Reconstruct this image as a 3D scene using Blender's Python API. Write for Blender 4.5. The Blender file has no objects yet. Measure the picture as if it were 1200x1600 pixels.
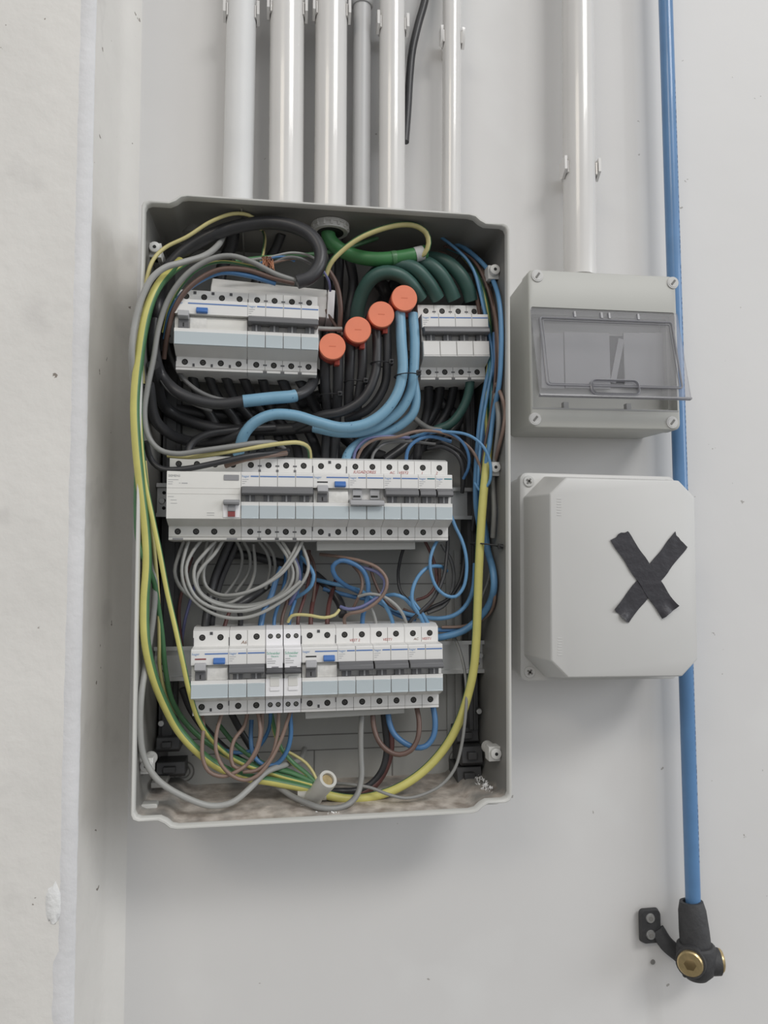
import bpy, bmesh, math, random
from mathutils import Vector, Matrix
random.seed(7)
R = math.radians
# ------------------------------------------------------------------ camera
F = 1200.0                       # focal length in pixels of a 1200x1600 frame
CAM = Vector((0.0, -0.87, 1.40))
YAW, PITCH, ROLL = R(8.65), R(3.85), R(-0.21)
fw = Vector((math.sin(YAW)*math.cos(PITCH), math.cos(YAW)*math.cos(PITCH), math.sin(PITCH)))
r0 = Vector((math.cos(YAW), -math.sin(YAW), 0)); u0 = r0.cross(fw)
rt = r0*math.cos(ROLL) + u0*math.sin(ROLL); up = u0*math.cos(ROLL) - r0*math.sin(ROLL)
scene = bpy.context.scene
C = scene.collection
cd = bpy.data.cameras.new('camera'); cam = bpy.data.objects.new('camera', cd); C.objects.link(cam)
cd.sensor_fit = 'VERTICAL'; cd.sensor_height = 36; cd.sensor_width = 27; cd.lens = 36*F/1600
cd.clip_start = 0.01
cam.matrix_world = Matrix(((rt.x, up.x, -fw.x, CAM.x), (rt.y, up.y, -fw.y, CAM.y), (rt.z, up.z, -fw.z, CAM.z), (0, 0, 0, 1)))
scene.camera = cam
def U(px, py, o=0.0):
    """measured photo position at o millimetres out from the wall -> world point"""
    v = fw*F + rt*(px-600) + up*(800-py)
    t = (-o/1000.0 - CAM.y)/v.y
    return CAM + v*t
def pxr(w, o):                   # half of a width seen as w pixels at o mm off the wall
    return 0.5*w*(0.87-o/1000.0)/F
# ------------------------------------------------------------------ light
wd = bpy.data.worlds.new('world'); scene.world = wd; wd.use_nodes = True
wd.node_tree.nodes['Background'].inputs[0].default_value = (0.95, 0.97, 1.0, 1)
wd.node_tree.nodes['Background'].inputs[1].default_value = 0.60
def area(name, loc, target, sx, sy, power, col):
    l = bpy.data.lights.new(name, 'AREA'); l.shape = 'RECTANGLE'; l.size = sx; l.size_y = sy; l.energy = power; l.color = col
    o = bpy.data.objects.new(name, l); C.objects.link(o); o.location = loc
    o.rotation_euler = (Vector(target)-Vector(loc)).to_track_quat('-Z', 'Y').to_euler()
area('hall_ceiling_light', (2.6, -4.6, 5.6), (0.1, 0, 1.4), 2.6, 1.2, 118, (1.0, 0.985, 0.96))
area('side_daylight', (6.0, -3.4, 2.8), (0.1, 0, 1.4), 3.0, 2.6, 92, (0.92, 0.96, 1.0))
area('warm_fill_light', (-3.2, -5.6, 5.6), (0.1, 0, 1.4), 2.6, 1.2, 62, (1.0, 0.90, 0.76))  # unseen fill added for the warm bounce on left-facing sides
vs = scene.view_settings
vs.view_transform = 'Standard'; vs.look = 'None'; vs.exposure = 0.06; vs.gamma = 1.0; vs.use_curve_mapping = False
# ------------------------------------------------------------------ materials
MATS = {}
def mat(key, col, rough=0.5, metal=0.0, var=0.0, vscale=40, bump=0.0, bscale=200, spec=0.5, trans=0.0, sub=0.0, coat=0.0, spots=None):
    m = bpy.data.materials.new(key); m.use_nodes = True; nt = m.node_tree; N = nt.nodes; L = nt.links
    b = N['Principled BSDF']
    b.inputs['Base Color'].default_value = (*col, 1); b.inputs['Roughness'].default_value = rough
    b.inputs['Metallic'].default_value = metal; b.inputs['Specular IOR Level'].default_value = spec
    b.inputs['Coat Weight'].default_value = coat
    tc = N.new('ShaderNodeTexCoord'); last = None
    if var:
        n = N.new('ShaderNodeTexNoise'); n.inputs['Scale'].default_value = vscale; n.inputs['Detail'].default_value = 6
        L.new(tc.outputs['Object'], n.inputs['Vector'])
        cr = N.new('ShaderNodeValToRGB'); cr.color_ramp.elements[0].position = 0.3; cr.color_ramp.elements[1].position = 0.7
        cr.color_ramp.elements[0].color = (*[c*(1-var) for c in col], 1); cr.color_ramp.elements[1].color = (*[min(1, c*(1+var)) for c in col], 1)
        L.new(n.outputs['Fac'], cr.inputs['Fac']); last = cr.outputs['Color']
    if spots:                                   # (colour, noise scale, threshold, softness)
        for (sc, ss, th, sf) in spots:
            n = N.new('ShaderNodeTexNoise'); n.inputs['Scale'].default_value = ss; n.inputs['Detail'].default_value = 3
            L.new(tc.outputs['Object'], n.inputs['Vector'])
            cr = N.new('ShaderNodeValToRGB'); cr.color_ramp.elements[0].position = th; cr.color_ramp.elements[1].position = min(1, th+sf)
            L.new(n.outputs['Fac'], cr.inputs['Fac'])
            mx = N.new('ShaderNodeMix'); mx.data_type = 'RGBA'
            L.new(cr.outputs['Color'], mx.inputs[0])
            if last: L.new(last, mx.inputs[6])
            else: mx.inputs[6].default_value = (*col, 1)
            mx.inputs[7].default_value = (*sc, 1); last = mx.outputs[2]
    if last: L.new(last, b.inputs['Base Color'])
    if bump:
        n = N.new('ShaderNodeTexNoise'); n.inputs['Scale'].default_value = bscale; n.inputs['Detail'].default_value = 5
        L.new(tc.outputs['Object'], n.inputs['Vector'])
        bp = N.new('ShaderNodeBump'); bp.inputs['Strength'].default_value = bump; bp.inputs['Distance'].default_value = 0.002
        L.new(n.outputs['Fac'], bp.inputs['Height']); L.new(bp.outputs['Normal'], b.inputs['Normal'])
    MATS[key] = m; return m
mat('wall', (0.70, 0.69, 0.68), 0.5, var=0.025, vscale=3.2, bump=0.35, bscale=14, spots=[((0.73, 0.725, 0.715), 6, 0.58, 0.12), ((0.40, 0.38, 0.36), 70, 0.74, 0.015)])
mat('pillar', (0.745, 0.725, 0.69), 0.7, var=0.04, vscale=9, bump=0.5, bscale=55, spots=[((0.68, 0.66, 0.63), 16, 0.6, 0.1), ((0.26, 0.23, 0.20), 75, 0.735, 0.015)])
mat('bead', (0.71, 0.705, 0.712), 0.6, var=0.05, vscale=14, bump=0.5, bscale=90)
mat('plaster', (0.80, 0.80, 0.79), 0.8, var=0.05, vscale=60, bump=0.8, bscale=150)
mat('floor', (0.2, 0.195, 0.185), 0.7, var=0.1)
mat('conduit', (0.70, 0.685, 0.665), 0.22, var=0.03, vscale=12, coat=0.3)
mat('conduit_paint', (0.70, 0.70, 0.695), 0.5, var=0.03, vscale=14, bump=0.15, bscale=60)
mat('conduit_grey', (0.50, 0.50, 0.50), 0.4, var=0.03, vscale=20)
sh = mat('shell_shaded', (0.225, 0.22, 0.207), 0.45, var=0.05, vscale=9)  # board's inside: grey darker than the rim, its shade put into the colour
def dusty(mm, zlim):
    nt = mm.node_tree; N = nt.nodes; L = nt.links; b = N['Principled BSDF']; old = b.inputs['Base Color'].links[0].from_socket
    tc = N.new('ShaderNodeTexCoord'); sp = N.new('ShaderNodeSeparateXYZ'); L.new(tc.outputs['Object'], sp.inputs[0])
    n = N.new('ShaderNodeTexNoise'); n.inputs['Scale'].default_value = 38; n.inputs['Detail'].default_value = 7; L.new(tc.outputs['Object'], n.inputs['Vector'])
    a = N.new('ShaderNodeMath'); a.operation = 'MULTIPLY_ADD'; a.inputs[1].default_value = 0.035; L.new(n.outputs['Fac'], a.inputs[0]); a.inputs[2].default_value = zlim-0.018
    lt = N.new('ShaderNodeMath'); lt.operation = 'SUBTRACT'; L.new(a.outputs[0], lt.inputs[0]); L.new(sp.outputs['Z'], lt.inputs[1])
    mr = N.new('ShaderNodeMapRange'); mr.inputs[1].default_value = -0.003; mr.inputs[2].default_value = 0.009; L.new(lt.outputs[0], mr.inputs[0])
    n2 = N.new('ShaderNodeTexNoise'); n2.inputs['Scale'].default_value = 70; n2.inputs['Detail'].default_value = 8; L.new(tc.outputs['Object'], n2.inputs['Vector'])
    cr = N.new('ShaderNodeValToRGB'); e = cr.color_ramp.elements; e[0].position = 0.34; e[0].color = (0.33, 0.28, 0.24, 1); e[1].position = 0.66; e[1].color = (0.66, 0.60, 0.54, 1); L.new(n2.outputs['Fac'], cr.inputs[0])
    mx = N.new('ShaderNodeMix'); mx.data_type = 'RGBA'; L.new(mr.outputs[0], mx.inputs[0]); L.new(old, mx.inputs[6]); L.new(cr.outputs[0], mx.inputs[7]); L.new(mx.outputs[2], b.inputs['Base Color'])
dusty(sh, -0.2865)
mat('gland', (0.56, 0.55, 0.52), 0.5, var=0.06, vscale=80)
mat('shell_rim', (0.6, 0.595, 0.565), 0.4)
mat('dust', (0.58, 0.51, 0.45), 0.9, var=0.16, vscale=45, bump=0.6, bscale=300, spots=[((0.42, 0.37, 0.33), 60, 0.6, 0.08), ((0.70, 0.66, 0.61), 35, 0.62, 0.06)])
mat('post', (0.70, 0.695, 0.67), 0.45)
mat('frame_black', (0.06, 0.06, 0.062), 0.5, var=0.1, vscale=60)
mat('backplate', (0.42, 0.42, 0.4), 0.5, var=0.05, vscale=16)
mat('groove', (0.20, 0.195, 0.185), 0.7)
mat('steel', (0.62, 0.62, 0.61), 0.28, metal=0.9, var=0.06, vscale=60)
mat('zinc', (0.56, 0.56, 0.55), 0.38, metal=0.75, var=0.05, vscale=40)
mat('white_pl', (0.76, 0.75, 0.73), 0.4, var=0.02, vscale=50)
mat('cream_pl', (0.70, 0.69, 0.655), 0.42, var=0.02, vscale=50)
mat('bright_pl', (0.84, 0.83, 0.84), 0.38)
mat('tog_grey', (0.13, 0.13, 0.135), 0.4)
mat('tog_light', (0.4, 0.4, 0.41), 0.42)
mat('tog_dark', (0.07, 0.07, 0.075), 0.4)
mat('screw', (0.085, 0.082, 0.075), 0.42, metal=0.5)
mat('screw_l', (0.30, 0.29, 0.27), 0.35, metal=0.8)
mat('hole', (0.016, 0.016, 0.016), 0.7)
mat('blue_line', (0.10, 0.20, 0.45), 0.5)
mat('blue_btn', (0.05, 0.15, 0.42), 0.35)
mat('window', (0.50, 0.56, 0.585), 0.18, coat=0.5)
mat('sticker', (0.70, 0.69, 0.66), 0.3, var=0.06, vscale=300)
mat('label_grey', (0.28, 0.28, 0.29), 0.5)
mat('ink_grey', (0.25, 0.26, 0.27), 0.6)
mat('ink_faint', (0.47, 0.47, 0.47), 0.6)
mat('ink_blue', (0.16, 0.30, 0.55), 0.6)
mat('ink_green', (0.10, 0.42, 0.28), 0.6)
mat('ink_red', (0.42, 0.10, 0.09), 0.6)
mat('ink_brown', (0.24, 0.14, 0.10), 0.6)
mat('lever_red', (0.24, 0.05, 0.05), 0.4)
mat('orange', (0.84, 0.25, 0.14), 0.42, var=0.04, vscale=60)
mat('orange_dk', (0.7, 0.18, 0.09), 0.5)
mat('orange_body', (0.40, 0.06, 0.04), 0.5)
mat('black_w', (0.04, 0.04, 0.043), 0.38, var=0.15, vscale=60)
mat('grey_w', (0.24, 0.24, 0.23), 0.42, var=0.05, vscale=80)
mat('lgrey_w', (0.33, 0.33, 0.315), 0.42, var=0.05, vscale=80)
mat('dgrey_w', (0.15, 0.15, 0.15), 0.42, var=0.08, vscale=80)
mat('brown_w', (0.13, 0.08, 0.065), 0.4, var=0.1, vscale=80)
mat('lbrown_w', (0.22, 0.15, 0.12), 0.4, var=0.1, vscale=80)
mat('red_w', (0.12, 0.05, 0.045), 0.4, var=0.1, vscale=80)
mat('blue_w', (0.07, 0.18, 0.36), 0.36, var=0.06, vscale=80)
mat('lblue_w', (0.12, 0.28, 0.48), 0.36, var=0.06, vscale=80)
mat('violet_w', (0.16, 0.17, 0.32), 0.36, var=0.06, vscale=80)
mat('teal_w', (0.06, 0.22, 0.26), 0.38, var=0.06, vscale=80)
mat('tape_blue', (0.19, 0.365, 0.5), 0.38, var=0.06, vscale=40, spots=[((0.08, 0.18, 0.30), 260, 0.68, 0.03)])
mat('yellow_w', (0.57, 0.53, 0.16), 0.38, var=0.05, vscale=80)
mat('pyellow_w', (0.55, 0.49, 0.22), 0.38, var=0.05, vscale=80)
mat('green_w', (0.075, 0.19, 0.085), 0.38, var=0.06, vscale=80)
mat('shrink_green', (0.05, 0.19, 0.065), 0.42, var=0.08, vscale=60)
mat('sleeve_green', (0.042, 0.1, 0.085), 0.42, var=0.1, vscale=50)
mat('copper', (0.42, 0.20, 0.12), 0.4, metal=0.7)
mat('box_grey', (0.46, 0.46, 0.43), 0.42, var=0.02, vscale=12)
mat('box_grey2', (0.60, 0.595, 0.58), 0.42, var=0.025, vscale=10)
mat('inner_grey', (0.36, 0.36, 0.355), 0.5, var=0.03, vscale=30)
mat('tape_black', (0.038, 0.036, 0.042), 0.35, var=0.1, vscale=60, bump=0.2, bscale=250)
mat('pipe_blue', (0.11, 0.24, 0.45), 0.3, var=0.05, vscale=40, coat=0.2)
mat('rubber', (0.045, 0.045, 0.047), 0.6, var=0.15, vscale=90, bump=0.3, bscale=250)
mat('brass', (0.58, 0.45, 0.24), 0.32, metal=0.9, var=0.12, vscale=200)
mat('brass_dk', (0.30, 0.22, 0.11), 0.35, metal=0.9)
mat('clamp', (0.52, 0.51, 0.47), 0.35, var=0.05, vscale=80)
mat('print_dark', (0.06, 0.10, 0.20), 0.6)
# clear polycarbonate window
g = bpy.data.materials.new('clear_pc'); g.use_nodes = True; nt = g.node_tree; nt.nodes.clear()
o_ = nt.nodes.new('ShaderNodeOutputMaterial'); mx = nt.nodes.new('ShaderNodeMixShader')
tr = nt.nodes.new('ShaderNodeBsdfTransparent'); tr.inputs[0].default_value = (0.86, 0.86, 0.875, 1)
gl = nt.nodes.new('ShaderNodeBsdfPrincipled'); gl.inputs['Roughness'].default_value = 0.15; gl.inputs['Base Color'].default_value = (0.55, 0.55, 0.57, 1)
lw = nt.nodes.new('ShaderNodeLayerWeight'); lw.inputs['Blend'].default_value = 0.25
mp = nt.nodes.new('ShaderNodeMapRange'); mp.inputs[3].default_value = 0.05; mp.inputs[4].default_value = 0.6
nt.links.new(lw.outputs['Facing'], mp.inputs[0]); nt.links.new(mp.outputs[0], mx.inputs[0])
nt.links.new(tr.outputs[0], mx.inputs[1]); nt.links.new(gl.outputs[0], mx.inputs[2]); nt.links.new(mx.outputs[0], o_.inputs[0])
MATS['clear_pc'] = g
# ------------------------------------------------------------------ mesh helpers
class MB:
    def __init__(s): s.v = []; s.f = []; s.m = []
    def add(s, vs, fs, mi=0):
        n = len(s.v); s.v += [tuple(v) for v in vs]; s.f += [tuple(n+i for i in f) for f in fs]; s.m += [mi]*len(fs)
    def box(s, x0, x1, y0, y1, z0, z1, mi=0):
        s.add([(x0,y0,z0),(x1,y0,z0),(x1,y1,z0),(x0,y1,z0),(x0,y0,z1),(x1,y0,z1),(x1,y1,z1),(x0,y1,z1)],
              [(0,3,2,1),(4,5,6,7),(0,1,5,4),(1,2,6,5),(2,3,7,6),(3,0,4,7)], mi)
    def loft(s, loops, cap0=True, cap1=True, mi=0):
        k = len(loops[0]); vs = [p for l in loops for p in l]; fs = []
        for a in range(len(loops)-1):
            for i in range(k):
                j = (i+1) % k; fs.append((a*k+i, a*k+j, (a+1)*k+j, (a+1)*k+i))
        if cap0: fs.append(tuple(range(k-1, -1, -1)))
        if cap1: fs.append(tuple(range((len(loops)-1)*k, len(loops)*k)))
        s.add(vs, fs, mi)
    def cone(s, p0, p1, ra, rb, n=16, mi=0, rings=None):
        p0 = Vector(p0); p1 = Vector(p1); d = (p1-p0); ln = d.length; d.normalize()
        a = Vector((0, 0, 1)) if abs(d.z) < 0.9 else Vector((1, 0, 0)); e1 = d.cross(a).normalized(); e2 = d.cross(e1)
        prof = rings or [(0, ra), (1, rb)]
        s.loft([[p0+d*(ln*t)+(e1*math.cos(2*math.pi*i/n)+e2*math.sin(2*math.pi*i/n))*r for i in range(n)] for t, r in prof], mi=mi)
    def prismx(s, prof, x0, x1, mi=0):           # profile of (y,z) swept along x
        s.loft([[(x0, y, z) for y, z in prof], [(x1, y, z) for y, z in prof]], mi=mi)
    def mesh(s, name, mats, smooth=True, ang=35):
        me = bpy.data.meshes.new(name); me.from_pydata(s.v, [], s.f)
        for m in (mats if isinstance(mats, (list, tuple)) else [mats]): me.materials.append(MATS[m])
        me.polygons.foreach_set('material_index', s.m)
        bm = bmesh.new(); bm.from_mesh(me); bmesh.ops.recalc_face_normals(bm, faces=bm.faces); bm.to_mesh(me); bm.free()
        if smooth: me.shade_smooth(); me.set_sharp_from_angle(angle=R(ang))
        return me
def link(name, data, parent=None, bevel=0, seg=2):
    o = bpy.data.objects.new(name, data); C.objects.link(o)
    if parent: o.parent = parent
    if bevel:
        b = o.modifiers.new('bevel', 'BEVEL'); b.width = bevel; b.segments = seg; b.limit_method = 'ANGLE'; b.angle_limit = R(40)
    return o
def obj(name, mb, mats, parent=None, bevel=0, smooth=True, ang=35, seg=2): return link(name, mb.mesh(name, mats, smooth, ang), parent, bevel, seg)
def tag(o, label, cat, group=None):
    o['label'] = label; o['category'] = cat
    if group: o['group'] = group
    return o
def thing(name, label, cat, loc, rot=(0, 0, 0), group=None):
    o = bpy.data.objects.new(name, None); C.objects.link(o); o.location = loc; o.rotation_euler = rot; o.empty_display_size = 0.02
    return tag(o, label, cat, group)
def struct(name, mb, mats, parent=None, **k):
    o = obj(name, mb, mats, parent, **k); o['kind'] = 'structure'; return o
def text(name, s, size, m, parent, x, y, z, shear=0, ext=0.00005, sx=1.0, rot=0):
    cu = bpy.data.curves.new('t', 'FONT'); cu.body = s; cu.size = size; cu.extrude = ext; cu.shear = shear; cu.resolution_u = 2
    t = bpy.data.objects.new('t', cu); me = bpy.data.meshes.new_from_object(t); bpy.data.objects.remove(t)
    me.materials.clear(); me.materials.append(MATS[m]); me.name = name
    o = link(name, me, parent); o.location = (x, y, z); o.rotation_euler = (R(90), rot, 0); o.scale = (sx, 1, 1); return o
def catmull(P, step=0.004):
    P = [Vector(p) for p in P]
    if len(P) == 2: return [P[0].lerp(P[1], i/6) for i in range(7)]
    Q = [P[0]*2-P[1]] + P + [P[-1]*2-P[-2]]; out = []
    for i in range(1, len(Q)-2):
        a, b, c, d = Q[i-1:i+3]
        t0 = 0.0; t1 = t0+max(1e-6, (b-a).length)**0.5; t2 = t1+max(1e-6, (c-b).length)**0.5; t3 = t2+max(1e-6, (d-c).length)**0.5
        n = max(2, int((c-b).length/step))
        for k in range(n):
            t = t1+(t2-t1)*k/n
            A1 = a*((t1-t)/(t1-t0))+b*((t-t0)/(t1-t0)); A2 = b*((t2-t)/(t2-t1))+c*((t-t1)/(t2-t1)); A3 = c*((t3-t)/(t3-t2))+d*((t-t2)/(t3-t2))
            B1 = A1*((t2-t)/(t2-t0))+A2*((t-t0)/(t2-t0)); B2 = A2*((t3-t)/(t3-t1))+A3*((t-t1)/(t3-t1))
            out.append(B1*((t2-t)/(t2-t1))+B2*((t-t1)/(t2-t1)))
    out.append(P[-1]); return out
def tube(mb, pts, r, n=10, stripe=None, flat=1.0, ends=True):
    """pts world points; stripe = (phase, half width, twist turns) paints faces of that angle with material 1"""
    k = len(pts); rr = r if isinstance(r, (list, tuple)) else [r]*k
    nrm = None; loops = []; base = len(mb.v)
    for i, p in enumerate(pts):
        t = (pts[min(i+1, k-1)]-pts[max(i-1, 0)]).normalized()
        if nrm is None: nrm = Vector((0, -1, 0)) if abs(t.y) < 0.9 else Vector((1, 0, 0))
        q = nrm-t*nrm.dot(t)
        nrm = q.normalized() if q.length > 1e-5 else t.orthogonal().normalized()
        b = t.cross(nrm)
        loops.append([p+(nrm*math.cos(2*math.pi*j/n)+b*math.sin(2*math.pi*j/n)*flat)*rr[i] for j in range(n)])
    mb.loft(loops, ends, ends)
    if stripe:
        ph, hw, tw = stripe; f0 = len(mb.m)-((k-1)*n+(2 if ends else 0))
        for a in range(k-1):
            for j in range(n):
                an = (2*math.pi*(j+0.5)/n-ph-2*math.pi*tw*a/k+math.pi) % (2*math.pi)-math.pi
                if abs(an) < hw: mb.m[f0+a*n+j] = 1
STR = {'gy': ('yellow_w', 'green_w'), 'gyp': ('pyellow_w', 'green_w'), 'yg': ('green_w', 'yellow_w')}
def inside(p, r):
    """keep a point of a wire between the board's side walls: where it would pass through one, it lies further forward"""
    px, py, o = p; q = U(px, py, o)
    while o < 117 and BZ0 < q.z < BZ1:
        t = 0.0050+0.0061*(1-o/118)+r; ln = 0.0033*(q.z-(BZ0+BZ1)/2)/((BZ1-BZ0)/2)
        if BX0+t <= q.x <= BX1+ln-t: break
        o += 1.0; q = U(px, py, o)
    return q
BX0, BX1, BZ0, BZ1 = -0.1217, 0.2429, CAM.z-0.2347, CAM.z+0.3509
def wire(name, label, cat, m, w, P, group=None, stripe=None, n=10, parent=None):
    """w = seen width in pixels; P = [(px,py,o)]"""
    o = sum(p[2] for p in P)/len(P)
    pts = catmull([inside(p, pxr(w, o)) for p in P]); mb = MB()
    mats = STR.get(m, (m,))
    if m in STR and stripe is None: stripe = (0.9, 0.9, 0)
    tube(mb, pts, pxr(w, o), n, stripe if m in STR else None)
    ob = obj(name, mb, list(mats), parent, ang=60)
    if not parent: tag(ob, label, cat, group)
    return ob
def rrect(x0, x1, z0, z1, r, y, n=5):
    out = []
    for cx, cz, a in ((x1-r, z1-r, 0), (x0+r, z1-r, 90), (x0+r, z0+r, 180), (x1-r, z0+r, 270)):
        for i in range(n+1):
            t = R(a+90*i/n); out.append((cx+r*math.cos(t), y, cz+r*math.sin(t)))
    return out
# ================================================================== SETTING
m = MB(); step = U(985, 200, 0).x
xs = [(-3, 0), (step-0.012, 0), (step-0.006, -0.0005), (step+0.004, -0.004), (step+0.012, -0.005), (step+0.05, -0.005), (4, -0.005)]
m.loft([[(x, y, 0) for x, y in xs]+[(4, 0.1, 0), (-3, 0.1, 0)], [(x, y, 3.6) for x, y in xs]+[(4, 0.1, 3.6), (-3, 0.1, 3.6)]])
struct('wall_back', m, 'wall', ang=60)
HE = 110.0
xe = U(131, 800, HE).x; xs_ = U(103, 800, HE).x; xc = U(178, 800, 22).x; xw = U(208, 800, 0).x
m = MB(); prof = [(-3, -HE/1000), (xe-0.002, -HE/1000), (xe, -HE/1000+0.002), (xc-0.003, -0.026), (xc+0.002, -0.016), (xw-0.004, -0.004), (xw, 0.0), (xw, 0.05), (-3, 0.05)]
m.loft([[(x, y, 0) for x, y in prof], [(x, y, 3.6) for x, y in prof]])
struct('wall_left', m, 'pillar', ang=25)
m = MB()                                                    # smooth render bead along the pillar's corner
rows = []
for i in range(0, 361):
    z = i*0.01; a = random.uniform(-0.0006, 0.0006); b = random.uniform(-0.0003, 0.0003)
    if 0.98 < z < 1.05: a -= 0.004
    rows.append([(xs_+a, -HE/1000+0.0005, z), (xs_+a+0.004, -HE/1000-0.0003, z), (xe-0.0012+b, -HE/1000-0.0007, z), (xe+0.0008+b, -HE/1000+0.002, z), (xe-0.002, -HE/1000+0.006, z)])
m.loft(rows, True, True); struct('trim_1', m, 'bead', ang=60)
m = MB(); m.box(-14, 14, -14, 0, -0.1, 0); struct('floor', m, 'floor')
# loose chipped plaster on the pillar edge
def blob(name, px, py, o, w, h, d, mm, label, cat, seed, group=None):
    rnd = random.Random(seed); c = U(px, py, o); m = MB(); loops = []
    for k, (t, s) in enumerate(((0, 1.0), (0.5, 0.85), (1.0, 0.35))):
        loops.append([(c.x+math.cos(2*math.pi*i/14)*w*s*rnd.uniform(0.7, 1.1), c.y-d*t, c.z+math.sin(2*math.pi*i/14)*h*s*rnd.uniform(0.7, 1.1)) for i in range(14)])
    m.loft(loops); return tag(obj(name, m, mm, ang=80), label, cat, group)
blob('plaster_patch', 84, 1412, HE, 0.0075, 0.020, 0.0014, 'plaster', 'rough white plaster chip on the edge of the left pillar', 'plaster patch', 3)
blob('plaster_patch', 888, 340, 37, 0.0035, 0.022, 0.002, 'plaster', 'flake of loose paint peeling down the lone right conduit', 'paint flake', 8)
# ================================================================== DISTRIBUTION BOARD
X0, X1, Z1, Z0 = -0.1217, 0.2429, CAM.z+0.3509, CAM.z-0.2347
CX, CZ = (X0+X1)/2, (Z0+Z1)/2; HW, HH = (X1-X0)/2, (Z1-Z0)/2
board = thing('distribution_board', 'large grey plastic distribution board with its cover off, full of wiring', 'electrical box', (CX, 0, CZ))
def dbo(inset, y, bulge=0.0085):
    h = HH-inset; w = HW-inset; b = bulge; r = 0.006; s = 0.024-inset*0.3; pts = []
    q = [(w, h-r), (w-r*0.3, h-r*0.3), (w-r, h), (w-s, h), (w-s-0.006, h+b*0.35), (w-s-0.011, h+b*0.85), (w-s-0.017, h+b)]
    pts += q; pts += [(-x, z) for x, z in reversed(q)]; pts += [(-x, -z) for x, z in q]; pts += [(x, -z) for x, z in reversed(q)]
    return [(x+0.0033*(z/HH)*(x+HW)/(2*HW), y, z) for x, z in pts]      # the base has sagged a little out of square
m = MB(); m.loft([dbo(0.004, 0), dbo(0.0015, -0.06), dbo(0.0012, -0.118)], True, False); obj('outer_shell', m, 'shell_rim', board, ang=40)  # lighter rim grey chosen to bounce light onto the pillar
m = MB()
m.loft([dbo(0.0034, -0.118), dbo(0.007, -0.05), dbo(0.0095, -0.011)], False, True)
shell_shaded = obj('shell_shaded', m, 'shell_shaded', board, ang=40)
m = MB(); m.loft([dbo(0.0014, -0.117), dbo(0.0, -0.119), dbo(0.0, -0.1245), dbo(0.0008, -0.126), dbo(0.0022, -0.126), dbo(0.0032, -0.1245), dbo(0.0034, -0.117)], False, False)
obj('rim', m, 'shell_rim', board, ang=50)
def L(px, py, o):  # local board coordinates
    return U(px, py, o)-Vector((CX, 0, CZ))
# back plate with pressed lines
m = MB(); a = L(262, 1215, 14); b = L(745, 1000, 14)
m.box(a.x, b.x, -0.014, -0.011, L(500, 1228, 14).z, L(500, 400, 14).z); obj('back_panel', m, 'backplate', board)
for (x0, x1, y0, y1) in ((300, 735, 1146, 1149), (300, 735, 1170, 1172), (490, 492, 1172, 1235), (612, 614, 1172, 1235), (300, 735, 880, 882), (300, 735, 912, 914)):
    m = MB(); p = L(x0, y1, 14); q = L(x1, y0, 14); zm = L((x0+x1)/2, (y0+y1)/2, 14).z; zh = 0.0006 if x1-x0 > 50 else abs(q.z-p.z)/2; m.box(p.x, q.x, -0.01445, -0.0138, zm-zh, zm+zh); obj('panel_groove', m, 'groove', board)
# vertical ribs of the back
for px in (702, 715):
    m = MB(); p = L(px-3, 1150, 16); q = L(px+3, 860, 16); m.box(p.x, q.x, -0.017, -0.013, p.z, q.z); obj('panel_rib', m, 'backplate', board, smooth=False)
# black side frames with stepped feet
for (xa, xb, ya, yb, side) in ((226, 285, 470, 1150, -1), (734, 764, 470, 1140, 1)):
    m = MB(); fo = 34 if side < 0 else 46; p = L(xa, yb, fo); q = L(xb, ya, fo); p.x = max(p.x, -HW+0.0115); q.x = min(q.x, HW-0.0150)
    m.loft([[(x, y, z) for x, y in ((p.x, -0.016), (p.x, -fo/1000), (p.x+0.004, -fo/1000), (p.x+0.004, -fo/1000-0.004), (q.x-0.004, -fo/1000-0.004), (q.x-0.004, -fo/1000), (q.x, -fo/1000), (q.x, -0.016))] for z in (p.z, q.z)])
    obj('mounting_frame', m, 'frame_black', board, smooth=False)
for (px, py, w, h, o) in ((757, 1150, 36, 26, 44), (762, 1182, 34, 30, 60), (754, 1214, 40, 30, 56), (240, 1166, 34, 22, 50), (246, 1205, 42, 22, 46)):
    m = MB(); c = L(px, py, o); hw = pxr(w, o); hh = pxr(h, o); c.x = max(min(c.x, HW-0.0135-hw), -HW+0.011+hw)
    m.prismx([(-0.015, c.z-hh), (-o/1000+0.006, c.z-hh), (-o/1000, c.z-hh+0.004), (-o/1000+0.004, c.z+hh), (-0.015, c.z+hh)], c.x-hw, c.x+hw)
    m.box(c.x-hw*0.5, c.x+hw*0.35, -o/1000-0.004, -o/1000+0.006, c.z-hh*0.2, c.z+hh*0.55)
    obj('frame_foot', m, 'frame_black', board, bevel=0.0008)
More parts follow.
